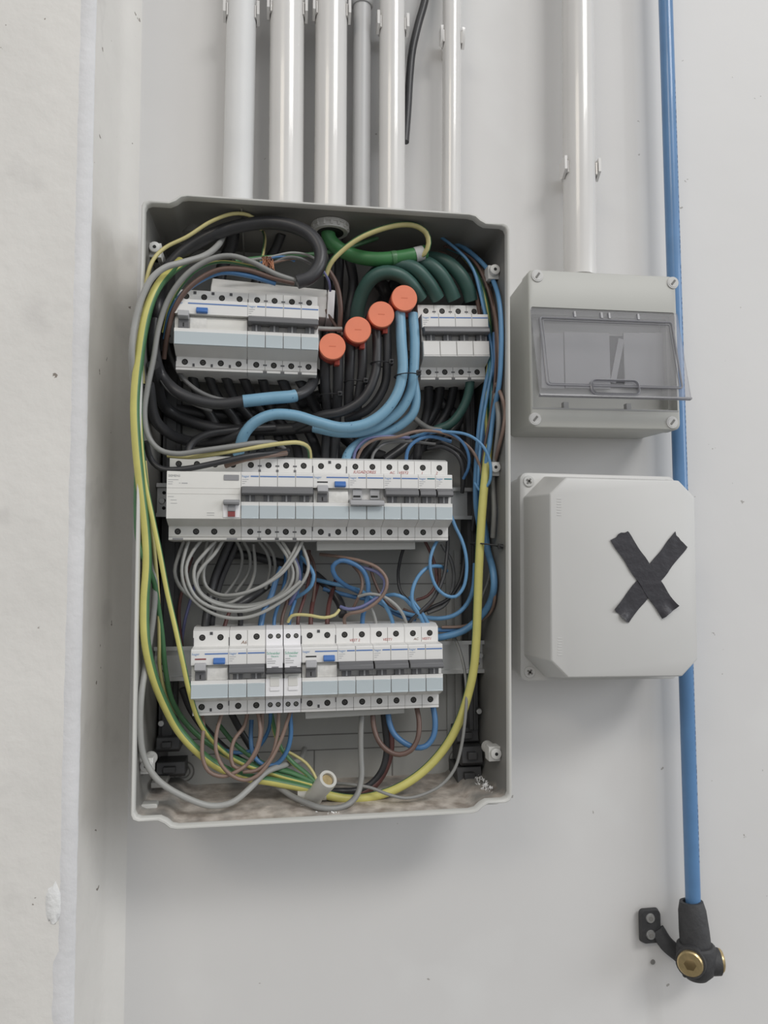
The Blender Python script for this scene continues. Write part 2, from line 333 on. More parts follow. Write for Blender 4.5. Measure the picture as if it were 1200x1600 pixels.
# lid screw posts
for (px, py) in ((235, 385), (219, 1198), (784, 421), (785, 730), (786, 1178)):
    o = 106; c = L(px, py, o); s = -1 if px < 500 else 1; c.x = max(min(c.x, HW+0.0033*c.z/HH-0.0098), -HW+0.0098); m = MB(); r = 0.0056
    m.cone((c.x, -0.072, c.z), (c.x, -o/1000, c.z), r, r, 16, rings=[(0, r*1.15), (0.985, r), (1, r*0.86)])
    xw_ = s*(HW-0.004)+(0.0033*c.z/HH if s > 0 else 0); x0, x1 = sorted((c.x-s*0.002, xw_)); m.box(x0, x1, -0.099, -0.070, c.z-0.0085, c.z+0.0045); xl = (HW-0.0035+(0.0033*c.z/HH if s > 0 else 0)); m.box(max(c.x-0.0062, -xl), min(c.x+0.0058, xl), -0.1005, -0.086, c.z-0.0085, c.z+0.0062)
    p = obj('screw_post', m, 'post', board, bevel=0.0005)
    m = MB(); m.cone((c.x, -o/1000+0.0006, c.z), (c.x, -o/1000-0.0003, c.z), 0.0017, 0.0017, 12); obj('post_hole', m, 'hole', p)
# corner pads and ledges
for (px, py, w, h, o) in ((222, 1268, 24, 20, 100), (790, 1247, 22, 18, 96), (240, 329, 26, 12, 92), (778, 364, 26, 14, 92)):
    c = L(px, py, o); m = MB(); hw = pxr(w, o); hh = pxr(h, o); lim = HW-0.0045-hw; c.x = max(min(c.x, lim-(0.0033 if c.z < 0 else 0)), -lim); m.loft([rrect(c.x-hw, c.x+hw, c.z-hh, c.z+hh, 0.002, -o/1000+0.012), rrect(c.x-hw, c.x+hw, c.z-hh, c.z+hh, 0.002, -o/1000)])
    obj('corner_pad', m, 'shell_rim', board, bevel=0.0006)
for (px, py, w, h, o) in ((248, 374, 34, 10, 45), (260, 356, 8, 26, 45), (757, 388, 8, 30, 45), (768, 402, 26, 10, 45), (232, 1228, 22, 8, 70)):
    c = L(px, py, o); m = MB(); hw = pxr(w, o); hh = pxr(h, o); lim = HW-0.0095-hw; c.x = max(min(c.x, lim), -lim); m.box(c.x-hw, c.x+hw, -o/1000, -0.012, c.z-hh, c.z+hh); obj('inner_ledge', m, 'shell_shaded', board, bevel=0.0008)
# moulded ribs on the inner top wall
for px in (282, 378, 736):
    c = L(px, 330, 100); m = MB(); m.prismx([(-0.112, HH+0.004), (-0.02, HH+0.001), (-0.02, HH-0.008), (-0.10, HH+0.001)], c.x-0.0008, c.x+0.0008); obj('wall_rib', m, 'shell_shaded', board)
# round knock-outs on the back near the lower corners
for px, py in ((287, 1206), (716, 1186)):
    c = L(px, py, 16); m = MB()
    for r in (0.0105, 0.0065):
        pts = [Vector((c.x+r*math.cos(t*math.pi/16), -0.0142, c.z+r*math.sin(t*math.pi/16))) for t in range(33)]; tube(m, pts, 0.0009, 6)
    if px < 500:
        for sx in (-1, 1): m.box(c.x+sx*0.0025-0.0007, c.x+sx*0.0025+0.0007, -0.0152, -0.0135, c.z-0.002, c.z+0.005)
    obj('knockout_ring', m, 'shell_shaded', board)
# steel screws
SCR = MB(); SCR.cone((0, 0, 0), (0, -0.0022, 0), 0.0034, 0.0028, 14); SCR.box(-0.0024, 0.0024, -0.0026, -0.002, -0.0004, 0.0004)
SCRM = SCR.mesh('screw', 'steel')
for px, py, o in ((252, 1130, 39), (750, 1024, 53), (748, 1111, 50.2), (688, 1178, 15), (250, 1031, 46), (253, 783, 46)):
    s_ = link('screw', SCRM, board); s_.location = L(px, py, o); s_.rotation_euler = (0, random.uniform(0, 3), 0)
# DIN rails
def rail(xa, ya, xb, yb, o=52):
    a = U(xa, ya, o); b = U(xb, yb, o); c = (a+b)/2; ln = (b-a).length/2; ang = math.atan2(b.z-a.z, b.x-a.x); m = MB()
    t = 0.001; y0, y1 = 0.0, 0.0075
    prof = [(y0, 0.0175), (y0, 0.0135), (y1-t, 0.0130), (y1-t, -0.0130), (y0, -0.0135), (y0, -0.0175), (y0+t, -0.0175), (y0+t, -0.0140), (y1, -0.0140), (y1, 0.0140), (y0+t, 0.0140), (y0+t, 0.0175)]
    m.prismx(prof, -ln, ln); r = obj('din_rail', m, 'zinc', board); r.location = c-Vector((CX, 0, CZ)); r.rotation_euler = (0, -ang, 0)
    for sx in (-1, 1):
        for z in (-0.008, 0, 0.008):
            if z or True:
                m = MB(); m.cone((sx*(ln-0.007), y1-t+0.0001, z), (sx*(ln-0.007), y1-t-0.0004, z), 0.0019, 0.0019, 10); obj('rail_hole', m, 'hole', r)
    return r
rail(252, 510, 500, 518); rail(640, 528, 752, 533, 36); rail(244, 781, 758, 787); rail(240, 1038, 759, 1026)
# cable glands on the inner top wall
for px, py, w, go in ((440, 354, 50, 70), (516, 364, 58, 86)):
    c = L(px, py, go); m = MB(); r = pxr(w, go); zt = HH+0.004; gy = -go/1000; ln = zt-c.z
    m.cone((c.x, gy, c.z), (c.x, gy, zt), r, r, 28, rings=[(0, r*0.78), (0.0, r*0.97), (0.12, r*1.0), (0.6, r*1.0), (0.62, r*1.06), (1, r*1.06)])
    m.cone((c.x, gy, c.z+0.0004), (c.x, gy, c.z-0.0003), r*0.74, r*0.74, 24, 1)
    for i in range(16):
        t = 2*math.pi*i/16; x = c.x+r*1.0*math.cos(t); y = gy+r*1.0*math.sin(t); m.box(x-0.0011, x+0.0011, y-0.0011, y+0.0011, c.z+ln*0.2, zt)
    obj('cable_gland', m, ['gland', 'hole'], board)
for px in (300, 720):   # blind glands in the shadow
    c = L(px, 362, 60); m = MB(); m.cone((c.x, -0.06, c.z-0.004), (c.x, -0.06, HH+0.004), 0.012, 0.012, 20); obj('blind_plug', m, 'shell_shaded', board)
# plaster crumbs
m = MB(); rnd = random.Random(11)
for i in range(230):
    px = rnd.gauss(757, 9); p = Vector((L(px, 1240, 85).x, rnd.uniform(-0.105, -0.06), -HH-0.003+rnd.uniform(0.002, 0.016)*max(0.1, 1-abs(px-757)/18))); s = rnd.uniform(0.0008, 0.0026)
    m.add([p+Vector((rnd.uniform(-s, s), rnd.uniform(-s, s), rnd.uniform(-s, s)*1.2)) for k in range(4)], [(0, 1, 2), (0, 2, 3), (0, 3, 1), (1, 3, 2)])
for i in range(26):
    px = rnd.gauss(520, 9); p = Vector((L(px, 1240, 105).x, rnd.uniform(-0.115, -0.10), -HH-0.0045)); s = rnd.uniform(0.0005, 0.0015)
    m.add([p+Vector((rnd.uniform(-s, s), rnd.uniform(-s, s), rnd.uniform(-s, s)*1.2)) for k in range(4)], [(0, 1, 2), (0, 2, 3), (0, 3, 1), (1, 3, 2)])
cr = obj('plaster_crumbs', m, 'plaster', smooth=False); cr.location = (CX, 0, CZ); cr['kind'] = 'stuff'; tag(cr, 'crumbs of white plaster lying on the dusty floor of the board', 'rubble')
# ================================================================== MODULAR DEVICES
MM = 0.001
def screw_mesh(r, mm):
    m = MB(); m.cone((0, 0.0006, 0), (0, 0.0022, 0), r*0.99, r*0.99, 16)
    m.cone((0, 0.0003, 0), (0, 0.0007, 0), r*0.62, r*0.68, 14, 1); m.box(-r*0.5, r*0.5, 0.0001, 0.0006, -r*0.10, r*0.10)
    return m.mesh('terminal_screw', ['hole', mm])
TS = {'n': screw_mesh(0.0030, 'screw'), 's': screw_mesh(0.0024, 'screw_l'), 'l': screw_mesh(0.0030, 'screw_l')}
def body_mesh(w, prof, plates, depth=0.0024):
    """profile (y,z) in mm swept over width w; plates = [(segment index, [(x, z, r)...])] faces pierced by round recesses"""
    bm = bmesh.new(); P = [(y*MM, z*MM) for y, z in prof]; n = len(P); x0, x1 = -w/2, w/2
    A = [bm.verts.new((x0, y, z)) for y, z in P]; B = [bm.verts.new((x1, y, z)) for y, z in P]
    bm.faces.new(A); bm.faces.new(list(reversed(B)))
    hol = dict(plates)
    for i in range(n):
        j = (i+1) % n
        if i not in hol: bm.faces.new((A[i], B[i], B[j], A[j])); continue
        es = []
        loop = [A[i], B[i], B[j], A[j]]
        for a in range(4):
            e = bm.edges.get((loop[a], loop[(a+1) % 4])) or bm.edges.new((loop[a], loop[(a+1) % 4])); es.append(e)
        y = P[i][0]
        for (hx, hz, hr) in hol[i]:
            c = [bm.verts.new((hx+hr*math.cos(2*math.pi*k/16), y, hz+hr*math.sin(2*math.pi*k/16))) for k in range(16)]
            d = [bm.verts.new((v.co.x, y+depth, v.co.z)) for v in c]
            for k in range(16):
                es.append(bm.edges.new((c[k], c[(k+1) % 16]))); bm.faces.new((c[k], d[k], d[(k+1) % 16], c[(k+1) % 16]))
            bm.faces.new(d)
        bmesh.ops.triangle_fill(bm, use_beauty=True, use_dissolve=False, edges=es, normal=(0, -1, 0))
    bmesh.ops.recalc_face_normals(bm, faces=bm.faces)
    me = bpy.data.meshes.new('body'); bm.to_mesh(me); bm.free(); me.shade_smooth(); me.set_sharp_from_angle(angle=R(30)); return me
BODY = [(0, 22.5), (0, 9), (7, 9), (7, -5.5), (0, -5.5), (0, -22), (1, -22.5), (15, -27.5), (20, -28.5), (20, -38.6), (21.2, -38.6), (21.2, -39.4), (20, -39.4), (20, -41.6), (24, -42.5), (66, -42.5), (66, 42.5), (30, 42.5), (20, 39.5), (20, 24.5), (2.5, 24.0), (0.6, 23.4)]
SOLID = [(0, 22.0), (0, -22), (1, -22.5), (15, -27.5), (20, -28.5), (20, -38.6), (21.2, -38.6), (21.2, -39.4), (20, -39.4), (20, -41.6), (24, -42.5), (66, -42.5), (66, 42.5), (30, 42.5), (20, 39.5), (20, 24.5), (2.5, 24.0), (0.6, 23.4)]
def base_device(kind, n, w, label, loc, ang, white, name, cols, screws, sk='n', hz=33):
    t = thing(name, label, 'circuit breaker', loc, (0, -ang, 0))
    prof = SOLID if kind == 'rcd' else BODY
    iu = prof.index((20, 39.5)); il = prof.index((20, -28.5)); r = {'n': 0.0031, 's': 0.0025, 'l': 0.0031}[sk]
    me = body_mesh(w-0.0003, prof, [(iu, [(x, hz*MM, r) for x in screws]), (il, [(x, -(hz+0.6)*MM, r) for x in screws])])
    me.materials.append(MATS[white]); b = link('body', me, t)
    for x in screws:
        for z in (hz, -(hz+0.6)):
            s_ = link('terminal_screw', TS[sk], t); s_.location = (x, 0.0200, z*MM); s_.rotation_euler = (0, random.uniform(0, 3.1), 0)
    return t
def seam(t, x, z0=-22.3, z1=23.6):
    m = MB(); m.box(x-0.00022, x+0.00022, -0.0001, 0.0006, z0*MM, -5.6*MM); m.box(x-0.00022, x+0.00022, -0.0001, 0.0006, 9*MM, z1*MM)
    m.box(x-0.0002, x+0.0002, 0.0199, 0.0206, -41.5*MM, -28.6*MM); m.box(x-0.0002, x+0.0002, 0.0199, 0.0206, 24.6*MM, 39.4*MM); obj('pole_seam', m, 'groove', t)['kind'] = 'stuff'
def marks(t, xs):
    for x in xs:
        m = MB(); m.box(x-0.0012, x+0.0012, 0.0197, 0.021, 26.2*MM, 28.6*MM); m.box(x-0.0019, x+0.0019, 0.0198, 0.021, 31.4*MM, 33.0*MM)
        m.box(x-0.0019, x+0.0019, 0.0198, 0.021, -34.6*MM, -33.0*MM); m.box(x-0.0019, x+0.0019, 0.0198, 0.022, -41.8*MM, -39.6*MM); obj('slot_marks', m, 'tog_grey', t)['kind'] = 'stuff'
def fine_print(t, x, z, lens, h=0.55, y=-0.0001):     # print too small to read: plain ink dashes
    m = MB()
    for i, l in enumerate(lens):
        if l: m.box(x, x+l*MM, y-0.0001, y+0.0003, (z-i*2.0)*MM-h*MM/2, (z-i*2.0)*MM+h*MM/2)
    obj('fine_print', m, 'ink_faint', t)['kind'] = 'stuff'
def mcb(n, w, label, loc, ang, white='white_pl', off=False, hand=None, plain=False, notch=False, hand_x=None, blue='blue_line'):
    p = w/n; xs = [-w/2+p*(i+0.5) for i in range(n)]
    t = base_device('mcb', n, w, label, loc, ang, white, 'circuit_breaker', 1, xs)
    e = w/2-0.0004
    for i in range(1, n): seam(t, -w/2+p*i)
    if notch: marks(t, [-w/2+p*i for i in range(1, n)])
    # blue line, one piece on each pole
    for i in range(n):
        a = -w/2+p*i+(p*0.52 if i == 0 else 0.0006); b = -w/2+p*(i+1)-0.0006
        m = MB(); m.box(a, b, -0.0002, 0.0005, 18.8*MM, 20.0*MM); obj('blue_stripe', m, blue, t)
    text('brand_print', 'hager', 0.0032, 'ink_blue', t, -w/2+0.0008, -0.0001, 18.4*MM)
    fine_print(t, -w/2+0.0011, 16.4, (6.0, 4.2, 2.6))
    if not off:
        m = MB(); m.prismx([(6.5*MM, 8.6*MM), (-2*MM, 9.4*MM), (-7*MM, 6.4*MM), (-8*MM, 2.2*MM), (-6.5*MM, 0.9*MM), (6.5*MM, 1.2*MM)], -e+0.0003, e-0.0003); obj('toggle', m, 'tog_grey', t, bevel=0.0006)
    else:
        m = MB(); m.prismx([(6.5*MM, -1.5*MM), (-6*MM, -3.6*MM), (-8.5*MM, -4.6*MM), (-8.5*MM, -8.2*MM), (-7*MM, -8.8*MM), (6.5*MM, -5.2*MM)], -e+0.0003, e-0.0003); obj('toggle', m, 'tog_light', t, bevel=0.0006)
    for x in xs:
        m = MB()
        if off:
            m.box(x-0.0045, x+0.0045, 0.0028, 0.007, -1.6*MM, 8.0*MM); m.box(x-0.004, x+0.003, 0.0024, 0.0029, 0.2*MM, 2.0*MM, 1); obj('toggle_stem', m, ['tog_light', 'hole'], t)
        else:
            m.box(x-0.0045, x+0.0045, 0.0008, 0.007, -5.4*MM, 1.6*MM); m.box(x-0.0008, x+0.0008, 0.0004, 0.001, -5.0*MM, 1.4*MM, 1); obj('toggle_stem', m, ['tog_grey', 'tog_light'], t)
        if plain:
            m = MB(); m.box(x-p/2+0.0004, x+p/2-0.0004, -0.0006, 0.001, -20.4*MM, -6*MM); m.box(x-p/2+0.0008, x+p/2-0.001, -0.0008, 0.001, -22*MM, -20.9*MM); obj('label_holder', m, 'white_pl', t, bevel=0.0003)
        else:
            m = MB(); m.box(x-p/2+0.0004, x+p/2-0.0004, -0.0012, 0.001, -21.8*MM, -9*MM); m.box(x-p/2+0.0006, x+p/2-0.0006, -0.0018, 0.001, -21.9*MM, -20.8*MM); obj('label_window', m, 'window', t, bevel=0.0003)
    if hand:
        for s, x, c, sz in hand: text('handwriting', s, sz, c, t, x, 0.0198, 26.2*MM, shear=0.25)
    return t
def rcbo(n, w, label, loc, ang, screws, slot_ink='hole'):
    p = 0.0177; t = base_device('rcbo', n, w, label, loc, ang, 'white_pl', 'residual_current_breaker', 1, screws)
    e = w/2-0.0004; xt = -w/2+p*0.5; xb = -w/2+p*1.5
    m = MB(); m.box(-w/2+p*0.72, e, -0.0002, 0.0005, 18.8*MM, 20.0*MM); obj('blue_stripe', m, 'blue_line', t)
    text('brand_print', 'hager', 0.0032, 'ink_blue', t, -w/2+0.0008, -0.0001, 18.4*MM)
    # drum surface across the slot
    m = MB(); m.prismx([(6.8*MM, 8.9*MM), (4.2*MM, 6.5*MM), (2.6*MM, 2*MM), (2.2*MM, -2*MM), (2.8*MM, -5.4*MM), (6.8*MM, -5.4*MM)], -e, e); obj('drum', m, 'cream_pl', t)
    if n == 2:
        m = MB(); m.box(xt-0.0052, xt+0.0052, -0.0002, 0.0008, 14.0*MM, 15.3*MM); obj('indicator_slot', m, slot_ink, t)
    m = MB(); m.prismx([(4*MM, 9*MM), (-2*MM, 11.6*MM), (-5.5*MM, 10.5*MM), (-6.5*MM, 5*MM), (-3*MM, 3.4*MM), (4*MM, 3*MM)], xt-0.0052, xt+0.0052); obj('toggle', m, 'tog_light', t, bevel=0.0006)
    m = MB(); m.box(xt-0.005, xt+0.005, 0.0, 0.004, -5.4*MM, 3.6*MM); m.box(xt-0.0006, xt+0.0006, -0.0004, 0.001, -4*MM, 0*MM, 1); obj('toggle_stem', m, ['tog_grey', 'hole'], t, bevel=0.0004)
    m = MB(); m.prismx([(1*MM, 15.8*MM), (-1.4*MM, 15.4*MM), (-3.6*MM, 11.4*MM), (-3*MM, 9.8*MM), (1*MM, 9.6*MM)], xb-0.0058, xb+0.0052); obj('test_button', m, 'blue_btn', t, bevel=0.0006)
    m = MB(); m.prismx([(2.2*MM, 5.6*MM), (1.0*MM, 2*MM), (0.8*MM, -2*MM), (1.4*MM, -5.3*MM), (3*MM, -5.3*MM), (4*MM, 5.6*MM)], xt+0.0062, (e-0.0005 if n == 2 else xb+0.004)); obj('sticker', m, 'sticker', t)
    m = MB(); m.box(-e, e, -0.0012, 0.001, -21.8*MM, -9*MM); m.box(-e, e, -0.0018, 0.001, -21.9*MM, -20.8*MM); obj('label_window', m, 'window', t, bevel=0.0003)
    for x in ([0] if n == 2 else [-p, 0, p]):
        m = MB(); m.box(x-0.0014, x+0.0014, 0.0196, 0.021, 35.6*MM, 38.4*MM); m.box(x-0.0010, x+0.0010, 0.0196, 0.021, -38*MM, -35*MM); obj('slot_marks', m, 'tog_dark', t)['kind'] = 'stuff'
    for x in (-e, e):
        m = MB(); m.box(x-0.0003, x+0.0004, 0.0195, 0.021, 25*MM, 33*MM); m.box(x-0.0003, x+0.0004, 0.0195, 0.021, -33*MM, -26*MM); obj('side_clip', m, 'tog_dark', t)['kind'] = 'stuff'
    return t
def rcd(w, label, loc, ang):
    p = w/4; xs = [-w/2+p*(i+0.5) for i in range(4)]
    t = base_device('rcd', 4, w, label, loc, ang, 'cream_pl', 'residual_current_device', 1, xs)
    e = w/2
    for z in (7.6, 2.0):
        m = MB(); m.box(-e+0.001, e-0.001, -0.00025, 0.0005, z*MM-0.0003, z*MM+0.0003); obj('front_ridge', m, 'cream_pl', t)
    text('brand_print', 'SIEMENS', 0.0030, 'ink_grey', t, -e+0.0014, -0.0001, 18.0*MM)
    fine_print(t, -e+0.0014, 15.2, (9.5, 4.5, 4.0)); fine_print(t, -e+0.0115, 12.0, (1.4, 0)); fine_print(t, -e+0.0140, 12.0, (5.5, 0), 1.0)
    fine_print(t, -e+0.0014, -1.0, (5.5, 0)); fine_print(t, -e+0.0040, -4.2, (5.5, 0)); fine_print(t, -e+0.0040, -7.4, (6.0, 0))
    m = MB(); m.loft([rrect(e-0.0165, e-0.0020, 15.2*MM, 20.6*MM, 0.0006, 0.0004), rrect(e-0.0165, e-0.0020, 15.2*MM, 20.6*MM, 0.0006, -0.0005)]); obj('grey_tab', m, 'label_grey', t)
    xl = e-0.0085
    m = MB(); m.box(xl-0.0085, xl+0.0075, -0.0008, 0.001, -21*MM, -8*MM); obj('lever_seat', m, 'bright_pl', t, bevel=0.0006)
    m = MB(); m.prismx([(0, -3.4*MM), (-5*MM, -4*MM), (-8*MM, -6*MM), (-7*MM, -8.6*MM), (0, -9*MM)], xl-0.0078, xl+0.0072); m.box(xl-0.0038, xl+0.0034, -0.0035, 0.0005, -15*MM, -8.6*MM)
    lv = obj('lever', m, 'label_grey', t, bevel=0.0006)
    m = MB(); m.box(xl-0.0036, xl+0.0032, -0.0028, 0.0002, -20*MM, -13.6*MM); obj('lever_mark', m, 'lever_red', lv)
    for z in (-16.5, -18.6): 
        m = MB(); m.box(xl-0.0235, xl-0.0165, -0.0002, 0.0004, z*MM-0.00015, z*MM+0.00015); obj('print_line', m, 'ink_grey', t)
    for s in (-1, 1):
        m = MB(); x = s*(e-0.009); m.box(x-0.005, x+0.005, 0.0197, 0.022, -41.6*MM, -39.8*MM); obj('foot_notch', m, 'label_grey', t)
    return t
def slim(w, label, loc, ang, mark):
    t = base_device('mcb', 1, w, label, loc, ang, 'bright_pl', 'slim_breaker', 1, [-w*0.23, w*0.23], 's')
    e = w/2-0.0006
    m = MB(); m.box(-e, e, -0.0012, 0.001, 4.6*MM, 23*MM); obj('front_plate', m, 'bright_pl', t, bevel=0.0004)
    text('brand_print', 'Schneider', 0.0037, 'ink_green', t, -e+0.0004, -0.0013, 17.6*MM, sx=0.86)
    text('brand_print', 'Electric', 0.0024, 'ink_green', t, -e+0.0045, -0.0013, 15.0*MM)
    fine_print(t, -e+0.0009, 13.4, (4.6, 8.0, 7.4), 0.8, -0.0013)
    m = MB(); m.box(-e*0.35, e*0.5, -0.0014, 0.0, 5.2*MM, 5.9*MM); obj('indicator_slot', m, 'tog_dark', t)
    m = MB(); m.prismx([(6*MM, 4.4*MM), (-5*MM, 4.2*MM), (-8*MM, 2.6*MM), (-8*MM, 0.4*MM), (-5*MM, -0.6*MM), (6*MM, -0.6*MM)], -e, e); obj('toggle', m, 'tog_dark', t, bevel=0.0006)
    m = MB(); m.box(-e, e, 0.0005, 0.007, -8*MM, -0.4*MM); m.box(-e*0.55, e*0.6, -0.0006, 0.002, -13*MM, -3*MM); obj('lower_block', m, 'cream_pl', t, bevel=0.0004)
    m = MB(); m.box(-e*0.55, e*0.6, -0.0010, 0.001, -17*MM, -13.4*MM); obj('white_tag', m, 'bright_pl', t, bevel=0.0003)
    m = MB(); m.box(-e*0.6, e*0.6, 0.0196, 0.021, -27.9*MM, -27.0*MM); obj('print_line', m, 'ink_brown', t)
    return t
class Row:
    def __init__(s, a, b, o, mods):
        s.a = U(*a, o); s.b = U(*b, o); d = s.b-s.a; s.len = d.length; s.mw = s.len/mods; s.ang = math.atan2(d.z, d.x); s.d = d.normalized(); s.x = 0
    def nxt(s, n, gap=0):
        w = n*s.mw; c = s.a+s.d*(s.x+w/2); s.x += w; return w-gap, c
ON = 118
r1 = Row((272, 503), (498, 514), ON, 8)
w, c = r1.nxt(4); rcbo(4, w, 'wide residual current breaker with blue button at the end of the top rail', c, r1.ang, [-w/2+w/4*(i+.5) for i in range(4)])
w, c = r1.nxt(4); mcb(4, w, 'four pole breaker with bluish label window on the top rail, next to an orange cap', c, r1.ang, 'white_pl', notch=True)
r1b = Row((660.5, 524.5), (764, 525), 98, 4)
w, c = r1b.nxt(4); mcb(4, w, 'four pole breaker with plain white label strip, standing alone under green sleeved cables', c, r1b.ang, 'white_pl', plain=True, notch=True)
r2 = Row((260, 774), (707, 778.5), ON, 16)
w, c = r2.nxt(4); rcd(w*1.0, 'wide cream residual current device with T-shaped grey lever on the middle rail', c, r2.ang)
w, c = r2.nxt(4); mcb(4, w, 'four pole breaker beside the cream residual current device on the middle rail', c, r2.ang, notch=True)
w, c = r2.nxt(2); rcbo(2, w, 'two module residual current breaker with blue button on the middle rail', c, r2.ang, [-w/4, w/4])
w, c = r2.nxt(2); mcb(2, w, 'two pole breaker switched off, handle down, red handwriting above it', c, r2.ang, off=True, hand=[('JUGADORES', -0.011, 'ink_red', 0.0042)])
w, c = r2.nxt(2); mcb(2, w, 'two pole breaker on the middle rail marked AC VEST 2 in red', c, r2.ang, hand=[('AC.', -0.0085, 'ink_red', 0.0036), ('VEST2', 0.0006, 'ink_red', 0.0038)])
w, c = r2.nxt(1); mcb(1, w, 'single pole breaker marked with a red 1 on the middle rail', c, r2.ang, hand=[('1', -0.002, 'ink_red', 0.0040)], blue='teal_w')
w, c = r2.nxt(1); mcb(1, w, 'single pole breaker marked with a red 2 at the end of the middle rail', c, r2.ang, hand=[('2', -0.004, 'ink_red', 0.0040)], blue='teal_w')
r3 = Row((298, 1055), (692, 1044), ON, 14)
w, c = r3.nxt(2); rcbo(2, w, 'residual current breaker with blue button and dark red slot ending the bottom rail', c, r3.ang, [-w/4, w/4], 'lever_red')
w, c = r3.nxt(2); mcb(2, w, 'two pole breaker marked A6 in dark ink on the bottom rail', c, r3.ang, hand=[('A6', -0.0062, 'ink_brown', 0.0046)])
w, c = r3.nxt(1, 0.0006); slim(w, 'slim white breaker with green print and black toggle, beside the breaker marked A6', c, r3.ang, 'C 10A')
w, c = r3.nxt(1, 0.0004); slim(w, 'slim white breaker with green print and black toggle, beside the blue button breaker', c, r3.ang, 'C 16A')
w, c = r3.nxt(2); rcbo(2, w, 'residual current breaker with blue button standing beside the slim white breakers', c, r3.ang, [-w/4, w/4])
w, c = r3.nxt(2); mcb(2, w, 'two pole breaker marked VEST in red beside the blue button breaker, bottom rail', c, r3.ang, hand=[('VEST 2', -0.004, 'ink_red', 0.0036)])
w, c = r3.nxt(2); mcb(2, w, 'two pole breaker marked VEST in red between two other two pole breakers', c, r3.ang, hand=[('VEST1', -0.005, 'ink_red', 0.0036)])
w, c = r3.nxt(2); mcb(2, w, 'two pole breaker marked AC VEST 1 in red at the end of the bottom rail', c, r3.ang, hand=[('AC.', -0.008, 'ink_brown', 0.0034), ('VEST1', 0.0005, 'ink_red', 0.0036)])
# comb busbar covers
def bar(name, a, b, h, o, d, mm, label, cat):
    p = U(*a, o); q = U(*b, o); c = (p+q)/2; ln = (q-p).length/2; ang = math.atan2(q.z-p.z, q.x-p.x); hh = pxr(h, o); m = MB()
    m.box(-ln, ln, 0, d, -hh, hh); m.box(-ln, ln, -0.0012, 0.001, hh*0.5, hh); ob = obj(name, m, mm, bevel=0.0006); ob.location = c; ob.rotation_euler = (0, -ang, 0); return tag(ob, label, cat)
bar('busbar_cover', (495, 853), (649, 851), 15, 84, 0.02, 'backplate', 'grey comb busbar strip under the breakers of the middle rail', 'busbar')
bar('busbar_cover', (477, 1117), (632, 1108), 13, 84, 0.02, 'backplate', 'grey comb busbar strip under the breakers of the bottom rail', 'busbar')
t = thing('busbar_cover', 'white comb busbar housing standing behind the top rail breakers', 'busbar', U(424, 462, 78), (0, R(3), 0))
m = MB(); m.prismx([(0, -0.018), (0, 0.004), (0.010, 0.016), (0.030, 0.018), (0.030, -0.018)], -0.062, 0.058); obj('housing', m, 'white_pl', t, bevel=0.001)
m = MB(); m.box(0.0585, 0.066, -0.002, 0.03, -0.019, 0.012); obj('end_cap', m, 'bright_pl', t, bevel=0.0008)
# ================================================================== ORANGE CONNECTOR CAPS
for i, (px, py, lb) in enumerate(((519.5, 541, 'orange screw cap connector touching the top rail four pole breaker'), (559.5, 515, 'orange screw cap connector over black cables, second from the top rail breakers'),
                                  (596, 491, 'orange screw cap connector over black cables, next to the one with blue cables'), (632, 465.5, 'orange screw cap connector with two blue taped cables below it'))):
    o = 116-i*3; c = U(px, py, o); t = thing('connector_cap', lb, 'connector', c, (R(3), 0, 0)); r = pxr(42.5, o); m = MB()
    m.cone((0, 0.005, 0), (0, 0, 0), r, r, 36, rings=[(0, r*1.0), (0.8, r), (1.0, r*0.955)]); obj('cap', m, 'orange', t, ang=25)
    m = MB(); m.cone((0, 0.005, 0), (0, 0.040, 0), r*0.99, r*0.8, 36, rings=[(0, r*0.97), (0.12, r*1.0), (0.5, r*0.96), (1, r*0.85)]); b_ = obj('body', m, 'orange_body', t)
    m = MB(); m.box(0.003, 0.0085, 0.012, 0.020, -r*1.22, -r*0.8); obj('side_lug', m, 'orange_body', b_, bevel=0.0008)
    m = MB(); m.box(-0.0034, 0.0034, -0.00015, 0.0003, -0.0005, 0.0005); obj('moulded_mark', m, 'orange_dk', t)
# ================================================================== CABLES AND WIRES
W = wire
# --- thick black cable looped over the top rail, with its cores
blk = W('black_cable', 'thick black cable looped above the top rail with a cut sheath end', 'cable', 'black_w', 21,
  [(464, 441, 122), (484, 434, 122), (499, 415, 121), (501, 393, 118), (488, 370, 114), (462, 355, 110), (425, 348, 104), (380, 352, 98), (325, 370, 92), (278, 402, 84), (252, 440, 74), (247, 490, 64), (252, 545, 56)], n=14)
W('grey_wire', 'long grey wire from the cut black cable, bending under the cream device top', 'wire', 'grey_w', 8.5,
  [(462, 439, 121), (430, 428, 124), (395, 410, 124), (362, 400, 124), (335, 403, 124), (305, 418, 124), (283, 438, 124), (262, 470, 122), (248, 512, 121), (240, 560, 121), (230, 610, 121), (226, 645, 121), (232, 682, 122), (250, 703, 123), (276, 709, 123), (317, 704, 123), (367, 697, 121), (405, 692, 116), (432, 693, 104), (446, 704, 90)])
W('brown_wire', 'brown core of the cut black cable arching over the top rail breaker', 'wire', 'brown_w', 8,
  [(460, 443, 121), (425, 434, 122), (385, 422, 122), (345, 421, 122), (315, 434, 121), (290, 455, 120), (272, 484, 117), (262, 520, 110), (256, 560, 96)])
W('blue_wire', 'blue core of the cut black cable ending in a ragged tip', 'wire', 'blue_w', 8,
  [(431, 443, 118), (415, 438, 119), (385, 430, 119), (345, 426, 119), (310, 440, 118), (283, 462, 118), (266, 490, 113), (258, 530, 104)])
